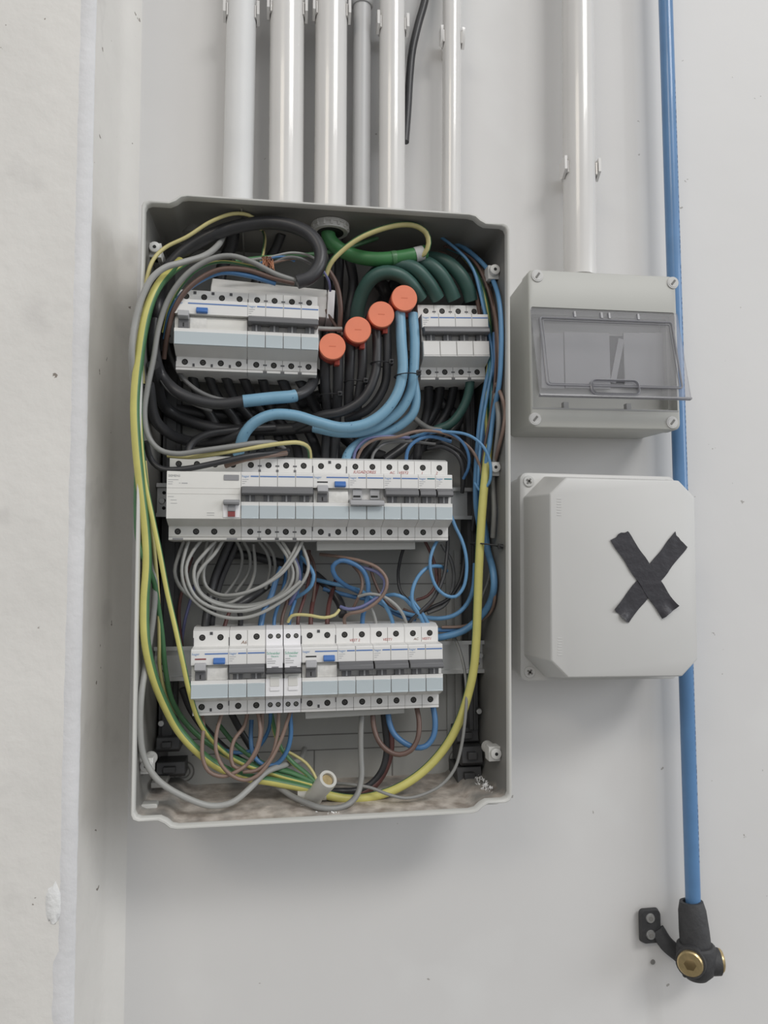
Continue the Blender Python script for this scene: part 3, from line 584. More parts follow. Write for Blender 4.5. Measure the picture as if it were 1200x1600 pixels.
W('green_yellow_wire', 'thin green and yellow core arching behind the brown one over the top rail', 'wire', 'gy', 5,
  [(440, 430, 112), (400, 418, 118), (345, 409, 118), (310, 420, 117), (285, 445, 115), (266, 478, 112), (255, 520, 104)], stripe=(-1.2, 1.3, 0))
W('grey_cable', 'long light grey cable along the board edge, sweeping over its dusty floor', 'cable', 'lgrey_w', 9.5,
  [(352, 362, 70), (340, 384, 96), (318, 400, 112), (285, 410, 122), (258, 418, 128), (238, 434, 131), (224, 460, 132), (212, 500, 132), (206, 550, 132), (210, 620, 117), (215, 690, 112), (224, 780, 108), (236, 860, 104), (242, 915, 104), (239, 965, 103), (230, 1025, 105), (221, 1085, 112), (219, 1140, 114), (225, 1183, 113), (247, 1219, 110), (290, 1246, 109), (330, 1259, 106), (362, 1254, 104), (390, 1232, 96), (415, 1207, 86), (446, 1195, 66), (470, 1186, 40), (476, 1170, 22)], n=12)
W('green_yellow_wire', 'thin green and yellow wire running over the thick black cable loop', 'wire', 'gyp', 6,
  [(408, 358, 84), (401, 345, 97), (388, 336, 104), (364, 334, 107), (330, 346, 109), (292, 370, 111), (258, 387, 114), (240, 405, 118), (229, 436, 120), (223, 480, 120), (220, 540, 118), (224, 600, 114)], stripe=(2.0, 0.9, 0))
# green and yellow bundle down the left
W('earth_cable', 'thickest green and yellow earth cable of the bundle beside the black frame', 'cable', 'gy', 14,
  [(282, 408, 90), (262, 428, 108), (244, 452, 122), (229, 490, 127), (217, 560, 127), (211, 627, 126), (213, 690, 125), (220, 760, 122), (228, 830, 118), (230, 880, 112), (226, 945, 117), (228, 1003, 117), (240, 1057, 110), (258, 1102, 100), (280, 1142, 90), (307, 1172, 86), (340, 1197, 82), (380, 1213, 80), (430, 1222, 80), (478, 1232, 80), (497, 1237, 80)], stripe=(-1.45, 1.0, 0), n=14)
W('earth_wire', 'green and yellow earth wire passing in front of the bottom rail end', 'wire', 'yg', 8,
  [(300, 405, 84), (268, 428, 104), (243, 462, 118), (227, 520, 122), (219, 590, 122), (219, 655, 122), (226, 745, 121), (239, 812, 120), (250, 865, 120), (261, 923, 120), (274, 980, 121), (286, 1035, 121), (296, 1080, 116), (311, 1126, 96), (335, 1160, 78), (370, 1188, 72), (430, 1210, 74), (488, 1226, 79)], stripe=(0.6, 1.1, 0))
W('green_wire', 'dark green earth wire slipping behind the thick earth cable', 'wire', 'yg', 8,
  [(222, 620, 116), (216, 700, 116), (213, 790, 116), (216, 845, 114), (227, 878, 112), (240, 908, 108), (246, 940, 100), (253, 990, 92), (259, 1050, 86), (270, 1097, 80), (300, 1140, 72), (345, 1174, 66), (400, 1196, 66), (455, 1208, 72), (489, 1222, 78)], stripe=(3.0, 0.6, 0))
W('earth_wire', 'olive yellow earth wire hanging past the left end of the bottom rail', 'wire', 'gyp', 6,
  [(226, 720, 114), (234, 800, 112), (243, 880, 106), (248, 950, 98), (249, 1000, 92), (250, 1045, 86), (262, 1090, 78), (300, 1140, 68), (350, 1180, 64), (410, 1206, 70), (480, 1230, 78)], stripe=(2.4, 0.9, 0))
# black cables low under the top rail
ct = W('black_cable', 'black cable with a light blue tape sleeve under the top rail', 'cable', 'black_w', 17,
  [(243, 500, 58), (241, 545, 74), (252, 585, 92), (282, 615, 100), (335, 631, 102), (380, 627, 102), (425, 622, 102), (462, 618, 100), (484, 606, 90), (494, 582, 74)], n=12)
_cp = catmull([U(*p) for p in [(243, 500, 58), (241, 545, 74), (252, 585, 92), (282, 615, 100), (335, 631, 102), (380, 627, 102), (425, 622, 102), (462, 618, 100), (484, 606, 90), (494, 582, 74)]])
_n = lambda q: min(range(len(_cp)), key=lambda i: (_cp[i]-q).length)
pp = _cp[_n(U(379, 627, 102)):_n(U(462, 618, 100))+1]; m = MB(); tube(m, pp, pxr(19.6, 102), 14); obj('blue_tape', m, 'tape_blue', ct, ang=60)
W('black_cable', 'thin black cable arching just above the blue taped one', 'cable', 'dgrey_w', 7, [(258, 520, 66), (266, 555, 78), (285, 590, 86), (315, 614, 92), (350, 625, 90), (390, 622, 82)])
W('black_cable', 'thin grey-black cable curving into the dark left of the top rail', 'cable', 'dgrey_w', 6, [(240, 560, 88), (250, 590, 94), (270, 615, 98), (300, 630, 92), (330, 642, 80)])
bn = 'black cable in the dark tangle between the top and middle rails'; bg = 'black cables between the top and middle rails'
for P, wd_ in (([(300, 585, 70), (310, 620, 50), (335, 660, 40), (350, 710, 46)], 15), ([(325, 585, 72), (340, 620, 50), (370, 660, 38), (385, 715, 50)], 15), ([(352, 588, 72), (368, 625, 48), (400, 665, 36), (410, 720, 60)], 15),
               ([(380, 590, 72), (400, 630, 44), (430, 670, 34), (440, 720, 60)], 15), ([(410, 592, 72), (425, 640, 40), (460, 690, 36), (468, 725, 60)], 15), ([(440, 592, 72), (462, 640, 52), (490, 690, 40), (500, 724, 62)], 16),
               ([(468, 594, 72), (495, 640, 50), (520, 690, 40), (530, 724, 62)], 16), ([(240, 570, 50), (262, 640, 44), (330, 668, 44), (420, 672, 44), (520, 664, 52)], 18), ([(232, 600, 44), (245, 660, 40), (300, 690, 44), (370, 680, 56), (395, 660, 60)], 16),
               ([(292, 720, 70), (298, 695, 66), (320, 680, 62), (370, 672, 56), (430, 668, 50)], 12), ([(560, 720, 50), (585, 690, 38), (620, 640, 30), (640, 600, 30)], 16), ([(600, 720, 46), (640, 690, 34), (680, 640, 30), (690, 585, 50)], 16),
               ([(640, 725, 46), (665, 690, 32), (700, 640, 30), (712, 585, 50)], 15), ([(670, 590, 52), (668, 640, 34), (655, 690, 34), (650, 725, 50)], 15), ([(735, 590, 50), (722, 650, 32), (690, 690, 28), (660, 700, 30)], 14),
               ([(640, 560, 30), (680, 620, 26), (720, 660, 26), (735, 720, 30)], 18), ([(505, 600, 30), (520, 660, 28), (560, 700, 30), (600, 715, 34)], 20), ([(270, 640, 30), (340, 650, 28), (430, 640, 28), (500, 620, 30)], 22)):
    W('black_cable', bn, 'cable', 'black_w', wd_, P, bg)
# dark cables in the shade of the upper middle
un = 'dark cable rising to the glands in the shaded top of the board'; ug = 'dark cables under the glands'
for P, wd_ in (([(366, 350, 60), (362, 380, 52), (350, 410, 44), (340, 450, 40)], 20), ([(528, 372, 60), (530, 410, 50), (528, 460, 42), (532, 520, 44)], 16), ([(440, 365, 60), (430, 390, 50), (410, 420, 40), (395, 450, 40)], 15),
               ([(545, 400, 56), (552, 440, 44), (545, 490, 42), (540, 530, 50)], 16), ([(505, 380, 56), (512, 420, 46), (512, 470, 40), (508, 530, 44)], 14), ([(575, 425, 40), (600, 450, 36), (606, 480, 40), (590, 520, 50)], 22), ([(620, 440, 36), (600, 470, 34), (580, 500, 40)], 22)):
    W('dark_cable', un, 'cable', 'black_w', wd_, P, ug)
W('brown_wire', 'brown wire bending down past the end of the white busbar housing', 'wire', 'brown_w', 8, [(498, 400, 96), (512, 420, 98), (526, 445, 96), (532, 480, 92), (530, 520, 84)])
W('brown_wire', 'brown wire slanting down behind the lowest orange cap', 'wire', 'brown_w', 5, [(500, 470, 72), (512, 490, 78), (524, 508, 82), (536, 524, 84)])
W('grey_rod', 'short pale grey rod beside the top rail breaker, behind an orange cap', 'rod', 'lgrey_w', 7, [(496, 513, 104), (515, 514, 103), (534, 514, 100)])
W('violet_wire', 'violet blue wire near the cut end of the black cable', 'wire', 'violet_w', 4, [(500, 415, 104), (508, 428, 104), (514, 440, 98), (516, 455, 90)])
W('grey_wire', 'thin grey wire inside the black cable loop', 'wire', 'lgrey_w', 4, [(378, 408, 104), (420, 402, 108), (455, 395, 110), (480, 398, 106), (492, 404, 100)])
W('grey_wire', 'dark grey thin wire ending beside bare copper in the black loop', 'wire', 'dgrey_w', 5, [(425, 412, 108), (450, 402, 112), (470, 404, 112), (485, 412, 106)])
W('blue_wire', 'short blue wire inside the black cable loop', 'wire', 'blue_w', 4, [(405, 412, 106), (430, 402, 109), (448, 402, 109), (460, 408, 104)])
W('brown_wire', 'short red-brown wire inside the black cable loop', 'wire', 'lbrown_w', 4, [(410, 418, 108), (430, 410, 110), (450, 405, 110), (462, 404, 105)])
W('green_yellow_wire', 'yellow wire hanging from the gland inside the black loop', 'wire', 'gyp', 5, [(410, 358, 60), (414, 372, 74), (412, 392, 86), (408, 408, 98)])
W('green_wire', 'green wire crossing behind the black loop to the green sleeve', 'wire', 'yg', 7, [(368, 408, 98), (400, 404, 96), (450, 400, 90), (500, 396, 84), (540, 388, 78), (590, 372, 66)], stripe=(2.6, 0.8, 0))
# frayed copper
m = MB(); rnd = random.Random(4)
for i in range(26):
    a = U(408+rnd.uniform(0, 16), 406+rnd.uniform(-6, 4), 112); b = U(410+rnd.uniform(0, 20), 412+rnd.uniform(0, 12), 118+rnd.uniform(-4, 6)); tube(m, catmull([a, (a+b)/2+Vector((0, -0.003, rnd.uniform(0, 0.004))), b]), 0.0005, 5)
cp = obj('copper_strands', m, 'copper'); cp['kind'] = 'stuff'; tag(cp, 'frayed bare copper strands inside the black cable loop', 'copper')
# green heat shrink joint and its yellow lead
gs = W('green_cable', 'thick green sleeved earth cable coming out of the gland', 'cable', 'shrink_green', 23, [(512, 356, 86), (515, 374, 86), (529, 388, 86), (552, 399, 84), (585, 405, 90), (620, 403, 92), (648, 398, 92), (664, 394, 90)], n=14)
for (a, b) in (((612, 404), (618, 403)), ((648, 398.3), (660, 395.2))):
    m = MB(); tube(m, catmull([U(*a, 92), U((a[0]+b[0])/2, (a[1]+b[1])/2, 92), U(*b, 91.5)]), pxr(24.2, 92), 14); obj('silver_print', m, 'ink_faint' if a[0] > 640 else 'green_w', gs)
W('earth_wire', 'yellow and green wire curling out of the green sleeve in a wide loop', 'wire', 'gyp', 9, [(652, 402, 92), (664, 396, 98), (670, 380, 102), (666, 364, 104), (650, 353, 106), (628, 351, 108), (595, 358, 108), (560, 373, 106), (533, 393, 104), (516, 412, 102), (508, 432, 98)], stripe=(2.3, 0.9, 0))
gn = 'dark green sleeved cable arching down into the lone four pole breaker'; gg = 'green sleeved cables above the lone breaker'
for P in ([(558, 525, 60), (558, 490, 68), (566, 458, 78), (580, 436, 88), (600, 426, 94), (624, 430, 94), (642, 444, 90), (658, 466, 80)], [(575, 440, 60), (592, 424, 76), (622, 413, 88), (648, 420, 92), (668, 440, 90), (684, 466, 80)],
          [(610, 420, 60), (640, 409, 76), (668, 412, 86), (688, 428, 88), (702, 450, 84), (710, 468, 80)], [(640, 412, 56), (670, 404, 70), (698, 410, 80), (718, 428, 84), (731, 450, 82), (737, 470, 78)]):
    W('sleeved_cable', gn, 'cable', 'sleeve_green', 23, P, gg, n=12)
W('green_cable', 'dull green cable leaving the lone breaker downwards', 'cable', 'sleeve_green', 15, [(735, 592, 70), (732, 615, 66), (722, 640, 62), (704, 662, 58), (680, 672, 54)], n=12)
W('grey_green_cable', 'short grey-green cable meeting the blue taped cables from behind', 'cable', 'grey_w', 9, [(640, 645, 44), (655, 660, 50), (672, 670, 56), (690, 672, 58)])
# blue taped cables
W('blue_taped_cable', 'longest light blue taped cable, waving to the cream residual current device', 'cable', 'tape_blue', 17,
  [(625, 488, 96), (627, 530, 100), (629, 580, 102), (622, 612, 102), (602, 642, 102), (572, 662, 102), (535, 668, 102), (498, 660, 102), (460, 649, 102), (425, 648, 102), (398, 660, 100), (381, 680, 96), (372, 712, 86)], n=14)
W('blue_taped_cable', 'light blue taped cable held by the black tie, bending behind the longest one', 'cable', 'tape_blue', 16,
  [(645, 490, 94), (648, 530, 96), (646, 582, 97), (641, 612, 93), (626, 640, 90), (602, 660, 88), (570, 674, 86), (530, 676, 82), (490, 668, 74)], n=14)
W('blue_taped_cable', 'light blue taped cable with a cut sleeve above the off breaker', 'cable', 'tape_blue', 15,
  [(646, 594, 88), (650, 622, 86), (645, 646, 84), (626, 664, 80), (598, 678, 78), (565, 690, 80), (546, 706, 82), (538, 726, 82)], n=14)
# black pairs below the caps
kn = 'black cable dropping from below an orange connector cap'; kg = 'black cables below the orange caps'
for P, wd_ in (([(508, 555, 92), (508, 600, 80), (512, 650, 62), (508, 720, 60)], 16), ([(528, 556, 92), (528, 600, 82), (526, 650, 66), (522, 722, 60)], 16), ([(548, 530, 92), (546, 580, 84), (545, 640, 70), (548, 680, 58)], 16), ([(566, 530, 92), (566, 580, 86), (558, 640, 74), (560, 690, 60)], 15),
               ([(588, 505, 92), (589, 550, 94), (586, 585, 94), (568, 622, 92), (535, 643, 86), (500, 650, 76), (460, 668, 62)], 15), ([(604, 508, 92), (605, 560, 90), (600, 605, 84), (575, 640, 78), (540, 655, 70)], 14)):
    W('black_cable', kn, 'cable', 'black_w', wd_, P, kg, n=12)
def tie(label, px, py, o, rx, ry, ang, w=3.2, tail=True):
    c = U(px, py, o); t = thing('cable_tie', label, 'cable tie', c, (0, -ang, 0)); a = pxr(rx*2, o); b = ry/1000
    pts = [Vector((a*math.cos(k*math.pi/14), b*math.sin(k*math.pi/14), 0)) for k in range(29)]; m = MB(); tube(m, pts, pxr(w, o), 6, flat=0.5); obj('strap', m, 'rubber', t)
    m = MB(); m.box(a*0.55, a*0.55+0.0045, -b-0.003, -b+0.001, -0.0025, 0.0025); h = obj('head', m, 'rubber', t, bevel=0.0004)
    if tail: m = MB(); m.box(a*0.55+0.001, a*0.55+0.0035, -b-0.009, -b-0.002, -0.0006, 0.0006); obj('tail', m, 'rubber', t)
tie('black cable tie around the light blue taped cables', 636, 588, 98, 20, 14, R(2))
tie('black cable tie around the pair of black cables beside the blue ones', 596, 569, 92, 17, 11, R(-3))
tie('black cable tie around black cables under the second orange cap', 556, 598, 82, 18, 11, R(-2))
tie('black cable tie around black cables under the lowest orange cap', 516, 619, 76, 18, 12, R(0))
W('green_yellow_wire', 'green and yellow wire lying over the cream device top terminals', 'wire', 'gyp', 7, [(262, 712, 108), (300, 714, 114), (345, 708, 118), (395, 700, 118), (440, 693, 114), (468, 692, 108), (482, 700, 98), (485, 724, 84)], stripe=(2.2, 1.0, 0))
W('black_wire', 'black core bending under the grey wire across the cream device', 'wire', 'black_w', 9, [(228, 690, 100), (236, 718, 108), (252, 732, 112), (285, 733, 116), (335, 724, 117), (385, 713, 116), (425, 707, 106), (450, 704, 90)])
W('brown_wire', 'pinkish brown wire stub lying on the first poles beside the cream device', 'wire', 'lbrown_w', 8, [(352, 728, 104), (378, 719, 110), (410, 713, 109), (448, 708, 98)])
# --- bundle down the right side
def B(name, label, mm, w, P, grp=None, stripe=None): return W(name, label, 'wire', mm, w, P, grp, stripe)
B('blue_wire', 'blue wire arching over the green sleeves into the right hand bundle', 'lblue_w', 5, [(655, 352, 52), (672, 361, 62), (691, 372, 74), (714, 390, 84), (730, 406, 88), (741, 425, 90), (748, 449, 91), (754, 475, 92), (764, 520, 94), (770, 565, 96), (764, 605, 96), (756, 650, 95), (750, 700, 94), (747, 760, 92)])
B('light_blue_wire', 'outermost light blue wire bulging towards the board edge', 'lblue_w', 8, [(690, 372, 50), (720, 384, 66), (746, 404, 80), (761, 420, 88), (772, 442, 92), (780, 470, 95), (783, 506, 98), (783, 550, 100), (780, 600, 101), (772, 642, 102), (765, 694, 101), (758, 732, 98), (752, 775, 92), (752, 810, 84)])
B('brown_wire', 'thin brown wire tight inside the light blue wire', 'brown_w', 5, [(680, 378, 46), (704, 388, 62), (728, 398, 74), (744, 412, 82), (758, 440, 90), (769, 475, 94), (775, 520, 98), (775, 570, 99), (772, 610, 100), (766, 650, 98), (757, 700, 95), (752, 740, 92)])
B('brown_wire', 'thick brown wire closest to the green sleeves', 'brown_w', 7, [(668, 400, 56), (690, 396, 66), (706, 408, 76), (725, 428, 80), (740, 452, 82), (748, 480, 80), (752, 520, 76), (756, 560, 76)])
B('teal_wire', 'teal wire within the right hand bundle', 'teal_w', 6, [(700, 388, 56), (722, 398, 70), (736, 415, 78), (748, 440, 84), (756, 470, 86), (766, 530, 88), (766, 580, 92), (768, 620, 95), (766, 660, 96), (762, 700, 96), (758, 735, 95), (756, 770, 92)])
B('green_yellow_wire', 'yellow-green wire squeezed against the lone breaker side', 'yg', 8, [(724, 400, 62), (740, 420, 74), (752, 446, 82), (760, 475, 86), (765, 510, 86), (765, 560, 84), (762, 590, 84), (760, 640, 88), (762, 690, 92)], stripe=(0.7, 1.0, 0))
B('brown_wire', 'brown wire end with a notch beside the lone breaker top', 'lbrown_w', 6, [(738, 395, 60), (754, 420, 78), (764, 452, 86), (771, 478, 90), (778, 520, 92), (780, 580, 92), (776, 620, 92)])
B('blue_wire', 'wide blue wire dropping straight beside the black frame', 'lblue_w', 9, [(765, 520, 78), (766, 570, 82), (760, 600, 85), (752, 646, 86), (747, 694, 86), (744, 740, 84), (744, 790, 78), (750, 830, 70)])
B('blue_wire', 'second blue wire pressed against the wide blue one', 'blue_w', 7, [(772, 520, 76), (773, 570, 80), (767, 610, 84), (759, 655, 88), (754, 700, 88), (751, 745, 86), (752, 800, 78), (757, 850, 72)])
B('brown_wire', 'brown wire bowing out towards the screw posts', 'lbrown_w', 6, [(775, 600, 60), (784, 620, 70), (789, 642, 76), (786, 672, 78), (779, 700, 76), (770, 740, 70), (772, 790, 62)])
B('grey_wire', 'smooth grey wire between the teal wire and the screw posts', 'grey_w', 8, [(772, 612, 60), (778, 640, 72), (779, 666, 76), (775, 704, 76), (770, 745, 70), (772, 800, 60), (770, 840, 50)])
W('earth_cable', 'thick yellow earth cable sweeping from the right bundle down to the clamp', 'cable', 'gy', 14,
  [(766, 668, 88), (763, 700, 94), (759, 735, 98), (755, 775, 100), (751, 830, 100), (748, 890, 99), (746, 950, 97), (744, 1000, 95), (740, 1045, 93), (730, 1090, 90), (714, 1135, 86), (692, 1172, 83), (660, 1206, 82), (620, 1232, 82), (580, 1245, 83), (545, 1248, 83), (515, 1243, 82), (500, 1238, 80)], stripe=(2.2, 0.75, 0), n=14)
tie('black cable tie round the yellow earth cable and blue wires', 757, 852, 86, 21, 23, R(-9), 5)
B('blue_wire', 'blue wire looping from the ring of wires above the single pole breakers', 'blue_w', 5, [(652, 690, 70), (657, 684, 78), (676, 673, 86), (702, 676, 92), (722, 690, 96), (732, 710, 94), (732, 730, 88), (724, 748, 78)])
B('light_blue_wire', 'light blue wire arching from the breakers over to the right bundle', 'lblue_w', 5, [(640, 684, 70), (672, 676, 84), (705, 675, 94), (732, 680, 102), (752, 694, 106), (763, 713, 107), (767, 735, 106), (764, 755, 104), (752, 767, 98), (742, 755, 90)])
B('brown_wire', 'brown wire arching above the off breaker to the right bundle', 'lbrown_w', 5, [(558, 716, 84), (566, 700, 88), (585, 687, 90), (618, 683, 92), (650, 674, 92), (680, 674, 90), (712, 684, 90), (736, 702, 92), (750, 728, 94), (754, 752, 92)])
B('violet_wire', 'violet blue wire bending into the off breaker', 'violet_w', 5, [(552, 728, 84), (555, 706, 86), (570, 688, 88), (600, 682, 86), (640, 684, 80)])
B('blue_wire', 'blue wire dropping into the breaker marked AC VEST 2', 'blue_w', 6, [(634, 726, 84), (637, 704, 86), (648, 690, 86), (672, 682, 84), (705, 690, 82)])
B('dark_wire', 'dark wire entering the off breaker from the wire ring', 'dgrey_w', 5, [(580, 726, 84), (584, 708, 82), (600, 694, 78), (640, 690, 72), (680, 694, 66)])
B('black_wire', 'black wire arching towards the single pole breakers', 'black_w', 7, [(668, 700, 60), (690, 698, 66), (715, 712, 72), (724, 738, 72), (722, 770, 62)])
B('black_wire', 'second black wire running beside the end of the middle rail', 'black_w', 7, [(690, 690, 50), (722, 708, 56), (738, 740, 58), (742, 790, 54), (738, 830, 50)])
# --- between the middle and bottom rails: grey loops
ln = 'thin grey wire looping under the cream device and four pole breaker'; lg = 'grey wire loops between the middle and bottom rails'
for P in ([(289, 842, 82), (279, 868, 80), (273, 892, 78), (280, 915, 76), (300, 934, 72), (330, 945, 66), (360, 942, 60), (385, 925, 54), (398, 895, 52), (396, 850, 56)],
          [(296, 842, 84), (288, 868, 88), (284, 892, 92), (291, 922, 94), (312, 946, 95), (342, 962, 96), (373, 966, 96), (402, 960, 95), (433, 944, 94), (458, 926, 93), (476, 905, 92), (482, 886, 90), (476, 862, 86), (466, 842, 82)],
          [(316, 842, 84), (300, 864, 88), (291, 886, 92), (294, 910, 95), (306, 933, 97), (326, 947, 98), (355, 954, 99), (385, 954, 99), (415, 944, 98), (446, 928, 97), (470, 908, 95)],
          [(340, 842, 82), (321, 863, 88), (305, 884, 92), (304, 908, 95), (314, 928, 96), (332, 941, 96), (360, 948, 95), (395, 948, 94), (430, 936, 92), (452, 918, 90), (458, 895, 88), (448, 868, 86), (430, 842, 82)],
          [(350, 842, 82), (335, 866, 86), (315, 888, 90), (307, 905, 90), (312, 924, 88), (330, 938, 84), (360, 945, 80), (400, 944, 80), (436, 930, 80), (452, 905, 80), (450, 875, 80), (440, 842, 78)],
          [(474, 842, 84), (462, 867, 94), (442, 894, 98), (420, 910, 98), (395, 922, 96), (370, 929, 92), (342, 929, 84), (322, 916, 76), (318, 892, 74), (330, 862, 76), (338, 842, 78)],
          [(468, 842, 84), (456, 868, 92), (436, 896, 94), (412, 914, 94), (385, 926, 92), (352, 934, 84), (326, 924, 74), (316, 900, 70), (320, 865, 72), (325, 842, 74)],
          [(438, 842, 82), (452, 864, 86), (464, 888, 88), (463, 910, 86), (450, 928, 82), (430, 944, 74)]):
    W('grey_wire', ln, 'wire', 'lgrey_w', 5.5, P, lg)
fn = 'dark grey wire in the shade behind the grey loops'; fg = 'shaded wires behind the grey loops'
for P in ([(368, 842, 66), (378, 866, 58), (374, 895, 50), (355, 925, 50), (345, 935, 52)], [(378, 842, 66), (390, 866, 58), (388, 895, 50), (368, 925, 50)], [(402, 842, 70), (418, 866, 62), (422, 890, 56), (415, 920, 50)], [(410, 842, 70), (426, 864, 62), (430, 892, 56), (424, 915, 50)]):
    W('grey_wire', fn, 'wire', 'grey_w', 5, P, fg)
W('black_cable', 'thick black cable dropping behind the grey loops to the bottom rail', 'cable', 'black_w', 12, [(362, 840, 64), (348, 872, 60), (336, 902, 58), (328, 935, 62), (322, 965, 74), (320, 985, 80)], n=12)
W('black_cable', 'second thick black cable right beside it, behind the grey loops', 'cable', 'black_w', 10, [(374, 840, 60), (360, 872, 54), (346, 905, 52), (336, 940, 54), (331, 970, 66), (331, 985, 74)], n=12)
W('black_cable', 'flat black cable crossing behind the middle rail terminals', 'cable', 'black_w', 14, [(350, 866, 30), (390, 868, 30), (430, 878, 30), (470, 886, 30), (500, 905, 34), (530, 940, 44), (536, 962, 54)], n=12)
W('black_cable', 'short black cable stub lying behind the grey loops', 'cable', 'black_w', 12, [(365, 950, 60), (385, 938, 56), (405, 925, 46), (430, 905, 36)], n=12)
W('red_wire', 'dark red wire hanging in the shade beside the left black frame', 'wire', 'red_w', 5, [(300, 870, 40), (288, 910, 40), (280, 950, 40), (283, 1000, 40), (290, 1040, 42)])
W('violet_wire', 'dull violet wire hanging behind the bottom rail end', 'wire', 'violet_w', 5, [(312, 890, 36), (300, 930, 36), (288, 975, 36), (284, 1020, 36), (292, 1060, 40)])
W('blue_wire', 'blue wire curving round the end of the grey loops', 'wire', 'lblue_w', 6, [(470, 870, 66), (483, 884, 74), (490, 898, 78), (487, 914, 78), (477, 925, 74), (462, 934, 66)])
W('violet_wire', 'violet wire just inside the grey loops', 'wire', 'violet_w', 6, [(455, 864, 70), (464, 880, 74), (468, 900, 74), (464, 922, 70), (452, 945, 66)])
W('blue_wire', 'blue wire dropping into the breaker marked A6', 'wire', 'blue_w', 9, [(440, 886, 60), (432, 905, 62), (424, 930, 66), (412, 955, 74), (406, 985, 82)])
W('red_wire', 'red-brown wire at the terminal of the bottom rail end breaker', 'wire', 'red_w', 6, [(365, 945, 66), (357, 960, 74), (349, 985, 82)])
W('black_wire', 'black wire at the terminal of the breaker marked A6', 'wire', 'black_w', 8, [(372, 950, 66), (376, 965, 74), (375, 985, 82)])
for px, py, mm, lb in ((428, 984, 'blue_w', 'blue wire into the first slim breaker'), (440, 984, 'brown_w', 'brown wire into the first slim breaker'), (452, 984, 'blue_w', 'blue wire into the second slim breaker'), (465, 984, 'red_w', 'red-brown wire into the second slim breaker')):
    W(mm[:-2]+'_wire', lb, 'wire', mm, 5.5, [(px+18, 860, 40), (px+18, 900, 48), (px+12, 928, 60), (px+7, 945, 68), (px+1, 965, 76), (px, py, 82)])
W('green_yellow_wire', 'thin yellow wire lying along the tops of the bottom rail breakers', 'wire', 'gyp', 5, [(450, 972, 84), (456, 962, 88), (480, 961, 92), (507, 965, 93), (523, 961, 92), (530, 953, 88)], stripe=(2.8, 0.6, 0))
for px, lb in ((485, 'red-brown wire into the first pole of the blue button breaker'), (511, 'red-brown wire into the second pole of the blue button breaker')):
    W('red_wire', lb, 'wire', 'red_w', 7, [(px+14, 905, 30), (px+8, 925, 44), (px+3, 945, 62), (px+1, 962, 74), (px, 984, 82)])
W('brown_wire', 'brown wire standing beside the black cable above the slim breakers', 'wire', 'brown_w', 5, [(480, 860, 50), (490, 880, 56), (492, 910, 60), (488, 945, 60)])
# right of centre tangle
W('brown_wire', 'light brown wire forming the wide loop above the bottom rail', 'wire', 'lbrown_w', 5.5, [(500, 866, 60), (530, 870, 76), (565, 877, 88), (591, 888, 94), (604, 905, 97), (602, 924, 98), (587, 942, 98), (565, 955, 97), (546, 959, 94), (538, 966, 88), (541, 984, 82)])
W('violet_wire', 'violet blue wire running inside the wide brown loop', 'wire', 'violet_w', 5.5, [(545, 880, 70), (568, 887, 84), (589, 894, 90), (601, 908, 92), (598, 925, 93), (583, 938, 94), (563, 949, 94), (545, 952, 92), (532, 948, 86)])
W('blue_wire', 'thick blue wire arching and dropping to the breaker marked VEST 2', 'wire', 'blue_w', 7.5, [(560, 925, 54), (538, 913, 66), (523, 899, 76), (520, 885, 80), (532, 876, 82), (551, 880, 84), (567, 891, 86), (575, 911, 86), (573, 940, 84), (567, 962, 82), (566, 986, 80)])
W('blue_wire', 'blue wire slanting into the breaker marked VEST 1', 'wire', 'lblue_w', 6.5, [(575, 925, 76), (595, 938, 86), (606, 953, 88), (613, 970, 84), (615, 986, 80)])
W('white_wire', 'pale grey wire running over the tangle to the breaker marked VEST 1', 'wire', 'lgrey_w', 5, [(560, 932, 84), (578, 928, 92), (599, 932, 96), (618, 945, 96), (630, 961, 92), (638, 984, 82)])
W('grey_wire', 'short pale violet wire into the end pole of the breaker marked VEST 1', 'wire', 'lgrey_w', 5, [(572, 940, 76), (580, 950, 84), (586, 966, 84), (589, 984, 82)])
W('blue_wire', 'blue wire bridging from the tangle to the small blue loop', 'wire', 'lblue_w', 6, [(590, 940, 70), (601, 932, 80), (616, 929, 86), (632, 935, 88), (644, 948, 84), (660, 966, 76)])
W('orange_brown_wire', 'orange-brown wire hooking behind the thick blue arch', 'wire', 'lbrown_w', 5, [(552, 884, 50), (563, 898, 58), (566, 916, 62), (558, 938, 64), (552, 950, 60)])
W('brown_wire', 'brown wire slanting behind the violet loop', 'wire', 'brown_w', 5, [(578, 885, 50), (586, 910, 56), (596, 930, 60), (615, 950, 64), (640, 962, 62)])
for P, lb in (([(490, 905, 40), (520, 912, 44), (560, 922, 50), (600, 945, 60), (640, 960, 66), (690, 966, 74), (714, 959, 80), (730, 943, 82), (739, 920, 82), (742, 880, 80)], 'long blue wire swinging under the blue loops to the yellow cable'),
              ([(505, 920, 40), (550, 932, 44), (590, 940, 50), (620, 960, 58), (650, 970, 62)], 'blue wire low in the tangle behind the pale wire')):
    W('blue_wire', lb, 'wire', 'lblue_w' if 'long' in lb else 'blue_w', 7, P)
W('light_blue_wire', 'light blue wire hanging in a tall oval loop under the single pole breakers', 'wire', 'lblue_w', 5.5, [(705, 806, 86), (712, 824, 92), (722, 845, 96), (728, 868, 98), (729, 893, 98), (724, 918, 97), (712, 932, 96), (698, 931, 95), (683, 919, 94), (674, 898, 93), (672, 876, 92), (677, 857, 90), (686, 840, 84)])
W('light_blue_wire', 'light blue wire of the small round loop, ending at the breaker marked AC VEST 1', 'wire', 'lblue_w', 6, [(698, 892, 66), (688, 885, 80), (668, 887, 88), (652, 903, 92), (644, 925, 94), (645, 944, 94), (656, 962, 90), (666, 984, 82)])
